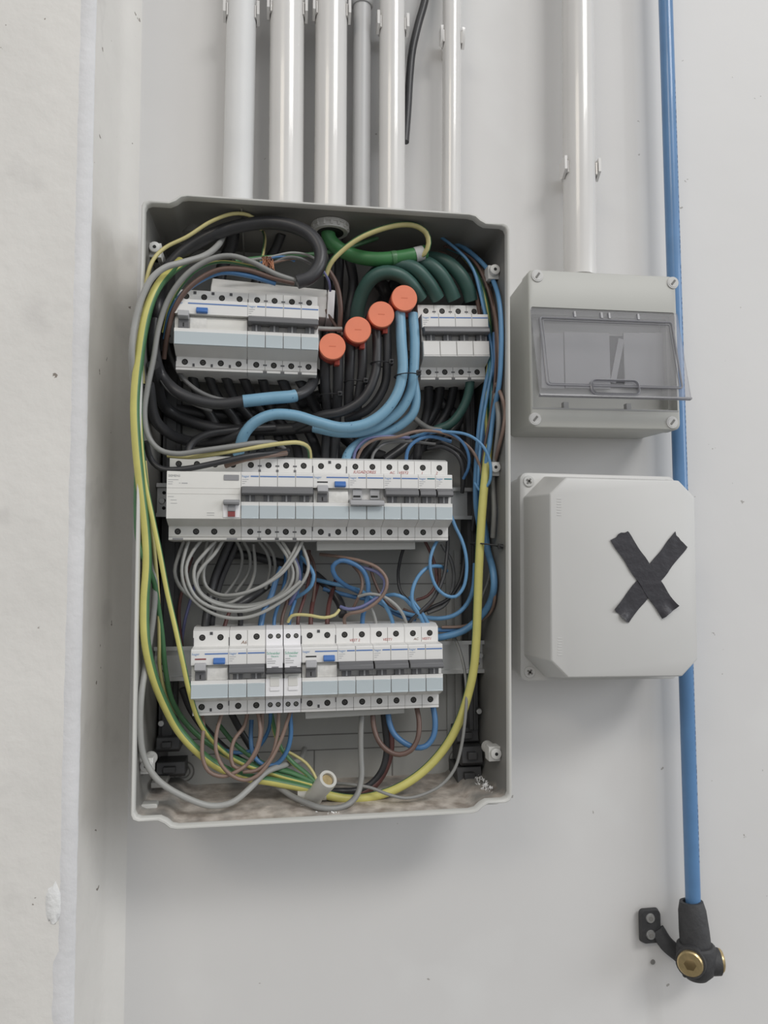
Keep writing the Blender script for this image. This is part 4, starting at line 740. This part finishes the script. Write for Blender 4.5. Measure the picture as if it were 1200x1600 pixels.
W('light_blue_wire', 'second light blue wire entering the breaker marked AC VEST 1', 'wire', 'lblue_w', 6, [(640, 932, 84), (650, 946, 88), (662, 962, 88), (674, 984, 82)])
W('black_wire', 'black wire hanging from the middle rail and crossing to the last breaker', 'wire', 'black_w', 6, [(700, 838, 78), (698, 870, 82), (693, 902, 86), (678, 934, 90), (656, 957, 91), (640, 972, 86), (634, 986, 80)])
W('black_wire', 'thin black wire dropping behind the grey busbar strip', 'wire', 'black_w', 5, [(633, 850, 50), (626, 872, 48), (622, 900, 46), (626, 924, 50), (640, 940, 56)])
W('red_wire', 'dark red wire bending behind the oval blue loop', 'wire', 'red_w', 5, [(662, 842, 62), (672, 862, 62), (681, 890, 64), (681, 913, 68), (668, 931, 70), (650, 938, 68)])
W('brown_wire', 'brown wire hidden behind the crossing black wire', 'wire', 'brown_w', 5, [(686, 884, 50), (686, 910, 54), (672, 945, 60), (650, 958, 62), (630, 952, 58)])
W('black_wire', 'black wire lying across to the grey wire behind the oval loop', 'wire', 'black_w', 6, [(640, 965, 56), (672, 950, 54), (700, 936, 52), (718, 910, 50), (726, 870, 46)])
W('grey_wire', 'grey wire bending behind the tall oval blue loop', 'wire', 'dgrey_w', 6, [(690, 850, 40), (706, 880, 44), (708, 915, 48), (695, 945, 52), (668, 958, 54)])
W('blue_wire', 'thickest blue wire bowing out below the cable tie to the bottom rail', 'wire', 'lblue_w', 11, [(753, 800, 70), (758, 830, 76), (762, 860, 78), (770, 890, 80), (772, 916, 80), (765, 943, 80), (750, 964, 78), (725, 985, 74), (697, 994, 70), (670, 998, 66)], n=12)
W('blue_wire', 'blue wire right under the thickest blue one', 'wire', 'blue_w', 7, [(758, 830, 60), (764, 870, 64), (770, 915, 66), (760, 955, 68), (735, 980, 68), (705, 984, 68), (672, 984, 66)])
W('brown_wire', 'brown wire tracing the outside of the bowed blue wires', 'wire', 'lbrown_w', 5, [(765, 870, 56), (772, 905, 62), (773, 935, 66), (766, 957, 70), (748, 971, 72), (720, 979, 72), (690, 980, 70)])
W('grey_wire', 'pale wire slanting behind the yellow cable', 'wire', 'lgrey_w', 4, [(768, 880, 60), (762, 910, 64), (752, 935, 66), (742, 955, 62)])
# --- under the bottom rail
br = 'brown wire looping under the breakers of the bottom rail'; bgp = 'brown loops under the bottom rail'
for P in ([(401, 1108, 80), (406, 1130, 84), (406, 1152, 88), (396, 1180, 90), (377, 1201, 90), (364, 1196, 88), (361, 1178, 86), (366, 1156, 82), (382, 1134, 76), (388, 1106, 76)],
          [(313, 1108, 80), (318, 1134, 88), (316, 1160, 92), (317, 1186, 94), (327, 1206, 95), (349, 1213, 94), (377, 1201, 92), (398, 1180, 84), (408, 1150, 78), (410, 1106, 74)],
          [(348, 1110, 80), (338, 1148, 88), (338, 1175, 92), (348, 1198, 95), (366, 1214, 96), (385, 1219, 96), (402, 1212, 95), (420, 1192, 92), (438, 1158, 86), (455, 1108, 80)],
          [(436, 1108, 80), (433, 1150, 84), (422, 1186, 88), (400, 1204, 90), (380, 1206, 88)]):
    W('brown_wire', br, 'wire', 'lbrown_w', 6, P, bgp)
W('blue_wire', 'blue wire in a U under the slim breakers', 'wire', 'blue_w', 7, [(393, 1125, 60), (392, 1155, 66), (396, 1180, 70), (410, 1194, 72), (430, 1195, 74), (446, 1178, 76), (454, 1152, 78), (453, 1108, 80)])
W('blue_wire', 'blue wire behind the brown loops under the first slim breaker', 'wire', 'blue_w', 6, [(423, 1108, 78), (420, 1140, 66), (400, 1170, 54), (370, 1176, 50), (350, 1172, 48)])
W('green_yellow_wire', 'green and yellow wire from the slim breakers down to the clamp', 'wire', 'gy', 7, [(423, 1112, 72), (430, 1145, 68), (441, 1172, 66), (458, 1192, 68), (478, 1208, 74), (496, 1226, 80)], stripe=(-0.6, 1.3, 0))
W('green_yellow_wire', 'thin yellow wire arching down to the clamp top', 'wire', 'gyp', 4.5, [(440, 1170, 60), (460, 1180, 64), (478, 1192, 70), (490, 1208, 76), (497, 1224, 80)], stripe=(2.4, 0.7, 0))
W('green_wire', 'dark green wire lying behind the brown loops towards the clamp', 'wire', 'yg', 7, [(340, 1130, 44), (370, 1165, 50), (410, 1192, 56), (450, 1204, 66), (494, 1226, 78)], stripe=(3.0, 0.4, 0))
W('black_cable', 'black cable curving down behind the earth wires from the bottom rail', 'cable', 'black_w', 12, [(285, 1075, 46), (300, 1110, 44), (330, 1150, 42), (370, 1185, 44), (400, 1200, 44)])
W('black_cable', 'dark cable crossing diagonally under the bottom rail', 'cable', 'black_w', 10, [(360, 1112, 50), (375, 1140, 46), (392, 1168, 44), (405, 1195, 44)])
W('grey_cable', 'grey cable hanging straight down and curling round under the clamp', 'cable', 'grey_w', 9, [(567, 1105, 72), (564, 1140, 78), (564, 1180, 82), (565, 1212, 86), (559, 1240, 92), (545, 1256, 102), (525, 1263, 107), (500, 1262, 107), (478, 1254, 98), (455, 1243, 86), (430, 1226, 74)], n=12)
W('brown_wire', 'brown wire in a U under the last breakers of the bottom rail', 'wire', 'brown_w', 8, [(649, 1095, 80), (655, 1130, 88), (652, 1156, 92), (641, 1173, 93), (624, 1179, 92), (606, 1173, 90), (592, 1158, 86), (584, 1135, 80), (582, 1105, 74)], n=12)
W('blue_wire', 'blue wire in a U under the last breaker of the bottom rail', 'wire', 'blue_w', 9, [(675, 1095, 80), (680, 1128, 86), (677, 1151, 88), (665, 1166, 88), (650, 1168, 86), (634, 1162, 84), (616, 1147, 80), (608, 1127, 76), (606, 1104, 72)], n=12)
W('dark_cable', 'dark cable dropping between the U-shaped wires and turning to the clamp', 'cable', 'black_w', 10, [(598, 1105, 66), (602, 1140, 64), (604, 1175, 62), (596, 1205, 60), (578, 1226, 60), (555, 1235, 62), (530, 1236, 64), (500, 1236, 62)], n=12)
W('brown_cable', 'dark red-brown cable beside the dark one, turning to the clamp', 'cable', 'red_w', 11, [(608, 1130, 56), (611, 1160, 58), (608, 1185, 58), (598, 1210, 58), (582, 1230, 60), (555, 1242, 60), (525, 1243, 58)], n=12)
W('grey_wire', 'thin grey wire sweeping from the bottom rail end over the dusty floor', 'wire', 'grey_w', 5, [(708, 992, 60), (716, 1010, 70), (725, 1042, 80), (729, 1085, 92), (726, 1130, 96), (720, 1170, 97), (710, 1202, 98), (690, 1226, 99), (662, 1241, 100), (634, 1247, 100), (606, 1241, 98), (580, 1231, 92), (550, 1226, 84), (525, 1224, 72)])
# split clamp connector
p0 = U(488, 1248, 84); p1 = U(513, 1217, 112); dv = (p1-p0).normalized(); rr_ = pxr(31, 105)
t = thing('clamp_connector', 'pale plastic clamp connector with a brass screw joining the earth wires', 'connector', p0)
p1l = p1-p0; m = MB(); ln_ = p1l.length
m.cone((0, 0, 0), p1l, rr_, rr_, 24, rings=[(0, rr_*0.95), (0.3, rr_*0.82), (0.5, rr_*0.88), (0.9, rr_*0.97), (1.0, rr_*0.90), (1.0, rr_*0.62), (0.9, rr_*0.6)]); obj('barrel', m, 'clamp', t)
m = MB(); m.cone(p1l*0.88, p1l*0.94, rr_*0.6, rr_*0.56, 18); s_ = obj('brass_screw', m, 'brass', t)
for k in range(2):
    a = Vector((-0.010, -0.002, -0.003)) if k == 0 else Vector((0.004, -0.001, -0.008)); m = MB(); m.cone((0, 0.002, 0), a, rr_*0.75, rr_*0.42, 12); m.box(a.x-0.002, a.x+0.002, a.y-0.004, a.y, a.z-0.004, a.z-0.001); obj('wing', m, 'clamp', t, bevel=0.0006)
m = MB(); m.cone((-0.014, 0.004, 0.002), (0.014, 0.002, 0.004), rr_*0.66, rr_*0.66, 14); obj('wire_jaw', m, 'clamp', t)
# black pencil-thin stick leaning on the floor
W('black_stick', 'thin dark splinter leaning on the back above the dusty floor', 'splinter', 'black_w', 3, [(635, 1216, 16), (640, 1235, 50), (651, 1263, 108)])
# ================================================================== CONDUITS ABOVE
def conduit(label, xt, xb, yb, w, o, mm, clip=None, name='conduit_pipe', group=None, ze=CZ+HH+0.0075):
    a = U(xt, 0, o); b = U(xb, yb, o); d = (a-b).normalized(); b = b+d*((ze-b.z)/d.z); r = pxr(w, o); top = b+d*((2.6-b.z)/d.z)
    t = thing(name, label, 'pipe', b, (0, 0, 0), group); m = MB(); m.cone((0, 0, 0), top-b, r, r, 28); obj('pipe', m, mm, t)
    if clip is not None:
        c = U(xt+(xb-xt)*clip/yb, clip, o)-b; m = MB(); R2 = r+0.0022
        loop = []
        for z in (-0.007, 0.007):
            loop.append([(c.x+R2*math.cos(R(k*15-30)), c.y+R2*math.sin(R(k*15-30)), c.z+z) for k in range(17)]+[(c.x+(r+0.0003)*math.cos(R(210-k*15)), c.y+(r+0.0003)*math.sin(R(210-k*15)), c.z+z) for k in range(17)])
        m.loft(loop)
        for s_ in (-1, 1): m.prismx([(c.y-r*0.62, c.z+0.012), (c.y-r*0.62, c.z-0.004), (c.y-r*0.1, c.z-0.012), (c.y+r*0.3, c.z-0.007), (c.y+r*0.3, c.z+0.010)], c.x+s_*(r+0.002)-0.0015, c.x+s_*(r+0.002)+0.0015)
        m.box(c.x-0.006, c.x+0.006, c.y+r, -b.y, c.z-0.007, c.z+0.007); obj('pipe_clip', m, 'conduit', t, ang=40)
    return t
conduit('matt painted white conduit closest to the pillar', 378, 372, 300, 47, 32, 'conduit_paint', 24)
conduit('glossy white conduit with scuffed patch, widest of the row', 449, 447, 304, 55, 36, 'conduit', 20)
conduit('glossy white conduit between the scuffed one and the thin grey tube', 518, 516, 310, 52, 36, 'conduit', 22)
t = conduit('thin grey tube between two glossy white conduits', 566, 564, 316, 29, 24, 'conduit_grey')
b = t.location.copy(); c = U(566, 6, 24)-b; m = MB(); m.cone(c+Vector((0, 0, -0.004)), c+Vector((0, 0, 0.02)), pxr(37, 24), pxr(37, 24), 24, rings=[(0, pxr(33, 24)), (0.1, pxr(37, 24)), (1, pxr(37, 24))]); obj('coupling', m, 'conduit_grey', t)
conduit('glossy white conduit beside the hanging black cable', 613, 612, 324, 43, 34, 'conduit', 42)
conduit('narrow white conduit at the far corner of the board', 706, 705, 332, 31, 28, 'conduit', 62)
conduit('lone white conduit entering the box with the clear flap', 903, 906, 420, 54, 36, 'conduit', 268, ze=U(945, 444, 20).z)
W('black_cable', 'loose black cable end hanging between the white conduits', 'cable', 'black_w', 13, [(770, -1500, 14), (745, -900, 14), (705, -300, 14), (676, -70, 15), (664, 0, 16), (653, 40, 16), (644, 80, 17), (640, 120, 18), (637, 170, 20), (633, 222, 24)], n=12)
# ================================================================== BOX WITH CLEAR FLAP
def frame_from(tl, tr, br_, bl, o):
    P = [U(*p, o) for p in (tl, tr, br_, bl)]; c = sum(P, Vector())/4
    w = ((P[1]-P[0]).length+(P[2]-P[3]).length)/4; h = ((P[0]-P[3]).length+(P[1]-P[2]).length)/4
    d = (P[1]-P[0])+(P[2]-P[3]); return c, w, h, math.atan2(d.z, d.x)
c, bw, bh, an = frame_from((829, 421), (1061, 432), (1058, 672), (825, 667), 82)
b1 = thing('flap_enclosure', 'small grey enclosure with a clear hinged flap left ajar', 'electrical box', c, (0, -an, 0))
m = MB(); m.loft([rrect(-bw+.003, bw-.003, -bh+.003, bh-.003, 0.006, 0.082), rrect(-bw+.001, bw-.001, -bh+.001, bh-.001, 0.006, 0.019)], True, False); obj('back_box', m, 'box_grey', b1, ang=40)
zt = U(944, 484, 82).z-c.z; zb = U(944, 640, 82).z-c.z
m = MB(); oi = rrect(-bw, bw, -bh, bh, 0.007, 0.0); n4 = len(oi)
iw = bw-0.0030
def ring(y, ins): return [(x*(1-ins/bw), y, z*(1-ins/bh)) for x, _, z in oi]
inner = lambda y, k=0: rrect(-iw+k, iw-k, zb+k, zt-k, 0.002, y)
m.loft([ring(0.0195, 0), ring(0.002, 0), ring(0.0005, 0.0006), ring(0, 0.0015), inner(0), inner(0.012), inner(0.012, 0.004), inner(0.026, 0.004)], False, True)
obj('lid', m, 'box_grey', b1, ang=40)
m = MB(); m.prismx([(-0.0004, zb-0.0008), (0.003, zb-0.0008), (0.003, zb+0.0008), (-0.0004, zb+0.0008)], -bw+0.002, bw-0.002); obj('lid_seam', m, 'inner_grey', b1)
for px in (885, 983):
    x = (U(px, 635, 82)-c).x; m = MB(); m.box(x-0.003, x+0.003, 0.001, 0.008, zb+0.0, zb+0.008); obj('latch_notch', m, 'inner_grey', b1, bevel=0.0006)
for px, py in ((839.5, 431), (1051, 442), (836, 654.5), (1050, 660)):
    q = U(px, py, 82)-c; m = MB(); m.cone((0, 0.001, 0), (0, -0.0012, 0), 0.0072, 0.0066, 24); m.cone((0, -0.0011, 0), (0, -0.0016, 0), 0.0056, 0.0052, 24); m.box(-0.0034, 0.0034, -0.0021, -0.0012, -0.0011, 0.0011, 1)
    s_ = obj('lid_screw', m, ['box_grey2', 'groove'], b1); s_.location = (q.x*math.cos(an)+q.z*math.sin(an), 0, q.z*math.cos(an)-q.x*math.sin(an)); s_.rotation_euler = (0, R(55 if px < 840 and py < 500 else -50)*(-1 if py < 500 and px < 900 else 1), 0)
# inside: blanking plates with a dislodged strip
def q1(px, py, o=62): v = U(px, py, o)-c; return (v.x, v.z)
for (xa, xb_) in ((846, 880), (883, 952), (976, 1000), (1001, 1026), (1027, 1050)):
    a = q1(xa, 606); b = q1(xb_, 521); m = MB(); m.box(a[0], b[0], 0.0195, 0.0225, a[1], b[1]); obj('blanking_plate', m, 'inner_grey', b1, bevel=0.0005)
a = q1(953, 600); b = q1(975, 525); m = MB(); m.box(a[0]-0.001, b[0]+0.001, 0.0215, 0.0262, a[1], b[1]); obj('open_slot', m, 'hole', b1)
a = q1(964, 564); m = MB(); m.box(-0.0034, 0.0034, 0, 0.0016, -0.026, 0.026); s_ = obj('loose_strip', m, 'inner_grey', b1); s_.location = (a[0], 0.0192, a[1]); s_.rotation_euler = (0, R(13), 0)
# flap
fz = zt-0.002; fh = fz-zb-0.006
m = MB(); W2 = bw-0.0012
m.loft([rrect(-W2, W2, -fh, 0, 0.002, 0.0), rrect(-W2, W2, -fh, 0, 0.002, 0.0022)]); fl = obj('clear_flap', m, 'clear_pc', b1); fl.location = (0, -0.0035, fz); fl.rotation_euler = (R(-12.5), 0, 0)
m = MB()
def rr_tube(x0, x1, z0, z1, r, y, t):
    P = [Vector(p) for p in rrect(x0, x1, z0, z1, r, y, 4)]; P.append(P[0]); tube(m, P, t, 6)
rr_tube(-W2+0.009, W2-0.009, -fh+0.012, -0.012, 0.003, -0.0006, 0.0011); rr_tube(-W2+0.012, W2-0.012, -fh+0.014, -0.015, 0.002, -0.0002, 0.0006)

MATS['clear_edge'] = MATS['clear_pc'].copy(); MATS['clear_edge'].name = 'clear_edge'
for nd in MATS['clear_edge'].node_tree.nodes:
    if nd.type == 'BSDF_TRANSPARENT': nd.inputs[0].default_value = (0.55, 0.55, 0.58, 1)
    if nd.type == 'MAP_RANGE': nd.inputs[3].default_value = 0.35
obj('raised_frame', m, 'clear_edge', fl)
m = MB(); rr_tube(-0.028, 0.026, -fh+0.002, -fh+0.019, 0.006, -0.001, 0.0013); m.loft([rrect(-0.027, 0.025, -fh+0.003, -fh+0.018, 0.005, -0.001), rrect(-0.027, 0.025, -fh+0.003, -fh+0.018, 0.005, -0.004)], False, False); obj('finger_tab', m, 'clear_edge', fl)
m = MB(); m.box(-W2, W2, -0.0015, 0.0035, -fh-0.0006, -fh+0.0012); obj('flap_lip', m, 'clear_edge', fl)
m = MB()
for x in (-0.036, -0.005, 0.004, 0.038): m.box(x-0.0012, x+0.0012, -0.001, 0.003, -0.010, -0.003)
obj('hinge_lugs', m, 'clear_edge', fl)
# ================================================================== BOX WITH TAPE CROSS
c2, fw2, fh2, an2 = frame_from((862, 749), (1087, 751), (1087, 1057), (862, 1056), 122)
b2 = thing('junction_box', 'grey plastic junction box with tall chamfered lid and black tape cross', 'electrical box', c2, (0, -an2, 0))
D2 = 0.122; ro = 0.0125; rim_y = 0.060
rw, rh = fw2+ro, fh2+ro
m = MB(); m.loft([rrect(-rw+.004, rw-.004, -rh+.004, rh-.004, 0.007, D2), rrect(-rw+.002, rw-.002, -rh+.002, rh-.002, 0.007, rim_y+0.012)]); obj('back_box', m, 'box_grey2', b2, ang=40)
def octa(w, h, cx, cz, y): return [(w, y, h-cz), (w-cx, y, h), (-w+cx, y, h), (-w, y, h-cz), (-w, y, -h+cz), (-w+cx, y, -h), (w-cx, y, -h), (w, y, -h+cz)]
m = MB(); m.loft([rrect(-rw, rw, -rh, rh, 0.008, rim_y+0.012), rrect(-rw, rw, -rh, rh, 0.008, rim_y+0.001), rrect(-rw+.0012, rw-.0012, -rh+.0012, rh-.0012, 0.008, rim_y)])
lid2 = obj('lid', m, 'box_grey2', b2, ang=40, bevel=0.0)
m = MB(); m.loft([octa(fw2+ro*0.72, fh2+ro*0.72, 0.024, 0.024, rim_y+0.001), octa(fw2+0.001, fh2+0.001, 0.0175, 0.017, 0.001), octa(fw2-0.001, fh2-0.001, 0.0172, 0.0167, 0.0)]); obj('lid_dome', m, 'box_grey2', b2, bevel=0.0014, seg=3)
for sx in (-1, 1):
    for sz in (-1, 1):
        m = MB(); m.cone((0, 0.0005, 0), (0, -0.0014, 0), 0.0064, 0.0058, 22); m.box(-0.0032, 0.0032, -0.0022, -0.0013, -0.0009, 0.0009, 1); m.box(-0.0009, 0.0009, -0.0022, -0.0013, -0.0032, 0.0032, 1)
        s_ = obj('lid_screw', m, ['box_grey2', 'groove'], b2); s_.location = (sx*(rw-0.0095), rim_y-0.0002, sz*(rh-0.0095)); s_.rotation_euler = (0, R(35), 0)
for z0_ in (-1, 1):          # small moulded ribs near the lid's edge
    for i in range(7):
        m = MB(); zz = z0_*(fh2-0.030)-0.008+i*0.0028; m.box(-fw2+0.006, -fw2+0.0105, -0.00035, 0.0005, zz-0.0003, zz+0.0003); obj('moulded_rib', m, 'box_grey2', b2)
m = MB(); zz = 0.012; m.prismx([(rim_y+0.0, zz-0.0012), (0.012, zz-0.0005), (0.012, zz+0.0012), (rim_y, zz+0.0014)], -fw2-ro*0.85, -fw2-0.006); 
# tape strips
def tape(label, a, b, w, lift, seed, curl):
    A = U(*a, 122.4); Bv = U(*b, 122.4); d = (Bv-A); ln = d.length; d.normalize(); n_ = Vector((0, -1, 0)); s = d.cross(n_).normalized(); rnd = random.Random(seed); m = MB(); N = 22; K = 6; hw = pxr(w, 122)
    front = []; 
    for i in range(N+1):
        t_ = i/N; row = []
        for k in range(K+1):
            u_ = (k/K-0.5)*2; e = rnd.uniform(-0.0012, 0.0012) if i in (0, N) else 0
            y = lift+0.0002*math.sin(i*1.7+k)+0.0002
            if t_ > 0.86: y += curl*((t_-0.86)/0.14)**1.5*(0.5+0.5*math.sin(k*1.4+seed))
            row.append(A+d*(ln*t_+e+0.0012*u_*(-1 if i == 0 else 0.4))+s*(u_*hw*(1+0.04*math.sin(i*0.9)))+n_*(y+0.0003))
        front.append(row)
    V = [p for r in front for p in r]; nv = len(V); V += [p-n_*0.0003 for p in V]; fs = []
    Id = lambda i, k: i*(K+1)+k
    for i in range(N):
        for k in range(K):
            fs.append((Id(i, k), Id(i, k+1), Id(i+1, k+1), Id(i+1, k))); fs.append((nv+Id(i, k), nv+Id(i+1, k), nv+Id(i+1, k+1), nv+Id(i, k+1)))
    for i in range(N):
        for k in (0, K): fs.append((Id(i, k), Id(i+1, k), nv+Id(i+1, k), nv+Id(i, k)))
    for k in range(K):
        for i in (0, N): fs.append((Id(i, k), Id(i, k+1), nv+Id(i, k+1), nv+Id(i, k)))
    m.add(V, fs); return tag(obj('tape_strip', m, 'tape_black', ang=50), label, 'tape')
tape('black tape strip of the cross, the one stuck on top with glossy crumpled foot', (966, 836), (1046, 957), 34, 0.0007, 2, 0.004)
tape('black tape strip of the cross, the one lying underneath', (1064, 843), (970, 963), 33, 0.0001, 5, 0.003)
# ================================================================== BLUE AIR PIPE AND OUTLET
o = 34; a = U(1040, 0, o); b = U(1083.5, 1425, o); d = (a-b).normalized(); r = pxr(24, o)
t = thing('air_pipe', 'long straight blue compressed air pipe running down behind both boxes', 'pipe', b)
m = MB(); m.cone((0, 0, 0), d*((2.6-b.z)/d.z), r, r, 28); obj('pipe', m, 'pipe_blue', t)
m = MB()
for k in range(150):
    q = d*(0.05+k*0.0062); ph = R(-50); l = random.uniform(0.0015, 0.0045); nx, ny = math.cos(ph)*r*1.005, math.sin(ph)*r*1.005
    if random.random() < 0.85: m.cone(q+Vector((nx, ny, 0)), q+Vector((nx, ny, l)), 0.0003, 0.0003, 4)
pr = obj('dotted_print', m, 'print_dark', t); pr['kind'] = 'stuff'
c3 = U(1088, 1500, 42); ot = thing('air_outlet', 'black air outlet fitting with brass plugs at the foot of the blue pipe', 'pipe fitting', c3)
top = U(1080, 1408, 36)-c3; bot = U(1087, 1478, 40)-c3; m = MB(); rs = pxr(47, 38)
m.cone(bot, top, rs, rs, 28, rings=[(0, rs*1.02), (0.35, rs*1.0), (0.8, rs*0.92), (1.0, rs*0.78), (1.0, rs*0.56), (0.9, rs*0.54)]); obj('sleeve', m, 'rubber', ot)
m = MB(); rb = pxr(62, 42); m.cone((0, 0, -0.019), (0, 0, 0.018), rb*0.6, rb, 28, rings=[(0, rb*0.55), (0.18, rb*0.85), (0.45, rb*0.98), (0.8, rb*1.0), (0.95, rb*0.96), (1, rb*0.85)]); m.cone((-0.004, 0.0, 0.003), (-0.0175, -0.018, 0.007), 0.017, 0.0155, 24); m.cone((0, 0, -0.001), (0.024, -0.005, -0.001), 0.0155, 0.014, 24); obj('body', m, 'rubber', ot)
def plug(p, dr, r_, nm='brass_plug'):
    p = Vector(p); dr = Vector(dr).normalized(); m = MB(); m.cone(p, p+dr*0.005, r_, r_*0.96, 24, rings=[(0, r_), (0.7, r_), (1, r_*0.9)]); pl = obj(nm, m, 'brass', ot)
    m = MB(); m.cone(p+dr*0.0049, p+dr*0.0054, r_*0.48, r_*0.44, 6, rings=[(0, r_*0.5), (1, r_*0.42)]); obj('hex_socket', m, 'brass_dk', pl)
plug((-0.0172, -0.0175, 0.007), (-0.55, -0.83, 0.0), 0.0135); plug((0.0225, -0.0045, 0.0), (0.97, -0.2, 0.0), 0.0125)
pc = U(1015, 1446, 8)-c3; m = MB(); m.loft([rrect(pc.x-0.0125, pc.x+0.0125, pc.z-0.019, pc.z+0.019, 0.005, c3.y*-1-0.006), rrect(pc.x-0.0115, pc.x+0.0115, pc.z-0.018, pc.z+0.018, 0.005, -c3.y-0.012)])
pts = catmull([Vector((pc.x+0.008, -c3.y-0.010, pc.z-0.004)), Vector((pc.x+0.016, -c3.y-0.016, pc.z-0.018)), Vector((pc.x+0.030, -c3.y-0.026, pc.z-0.030)), Vector((-0.010, -0.004, -0.012))]); tube(m, pts, 0.0045, 12, flat=1.9); bk = obj('bracket', m, 'rubber', ot)
for dz in (0.010, -0.0085):
    m = MB(); y = -c3.y-0.012; m.cone((pc.x-0.001, y, pc.z+dz), (pc.x-0.001, y-0.0018, pc.z+dz), 0.0055, 0.0048, 18); m.cone((pc.x-0.001, y-0.0017, pc.z+dz), (pc.x-0.001, y-0.0021, pc.z+dz), 0.0026, 0.0026, 8, 1); obj('bracket_screw', m, ['zinc', 'groove'], bk)
q = U(1017, 1500, 0); m = MB(); m.cone((q.x, -0.0045, q.z), (q.x, -0.0053, q.z), 0.003, 0.0026, 10, rings=[(0, 0.003), (1, 0.0026)]); h_ = obj('wall_hole', m, 'groove'); h_.scale = (1, 1, 1); tag(h_, 'small dark drill hole in the wall below the outlet bracket', 'hole')
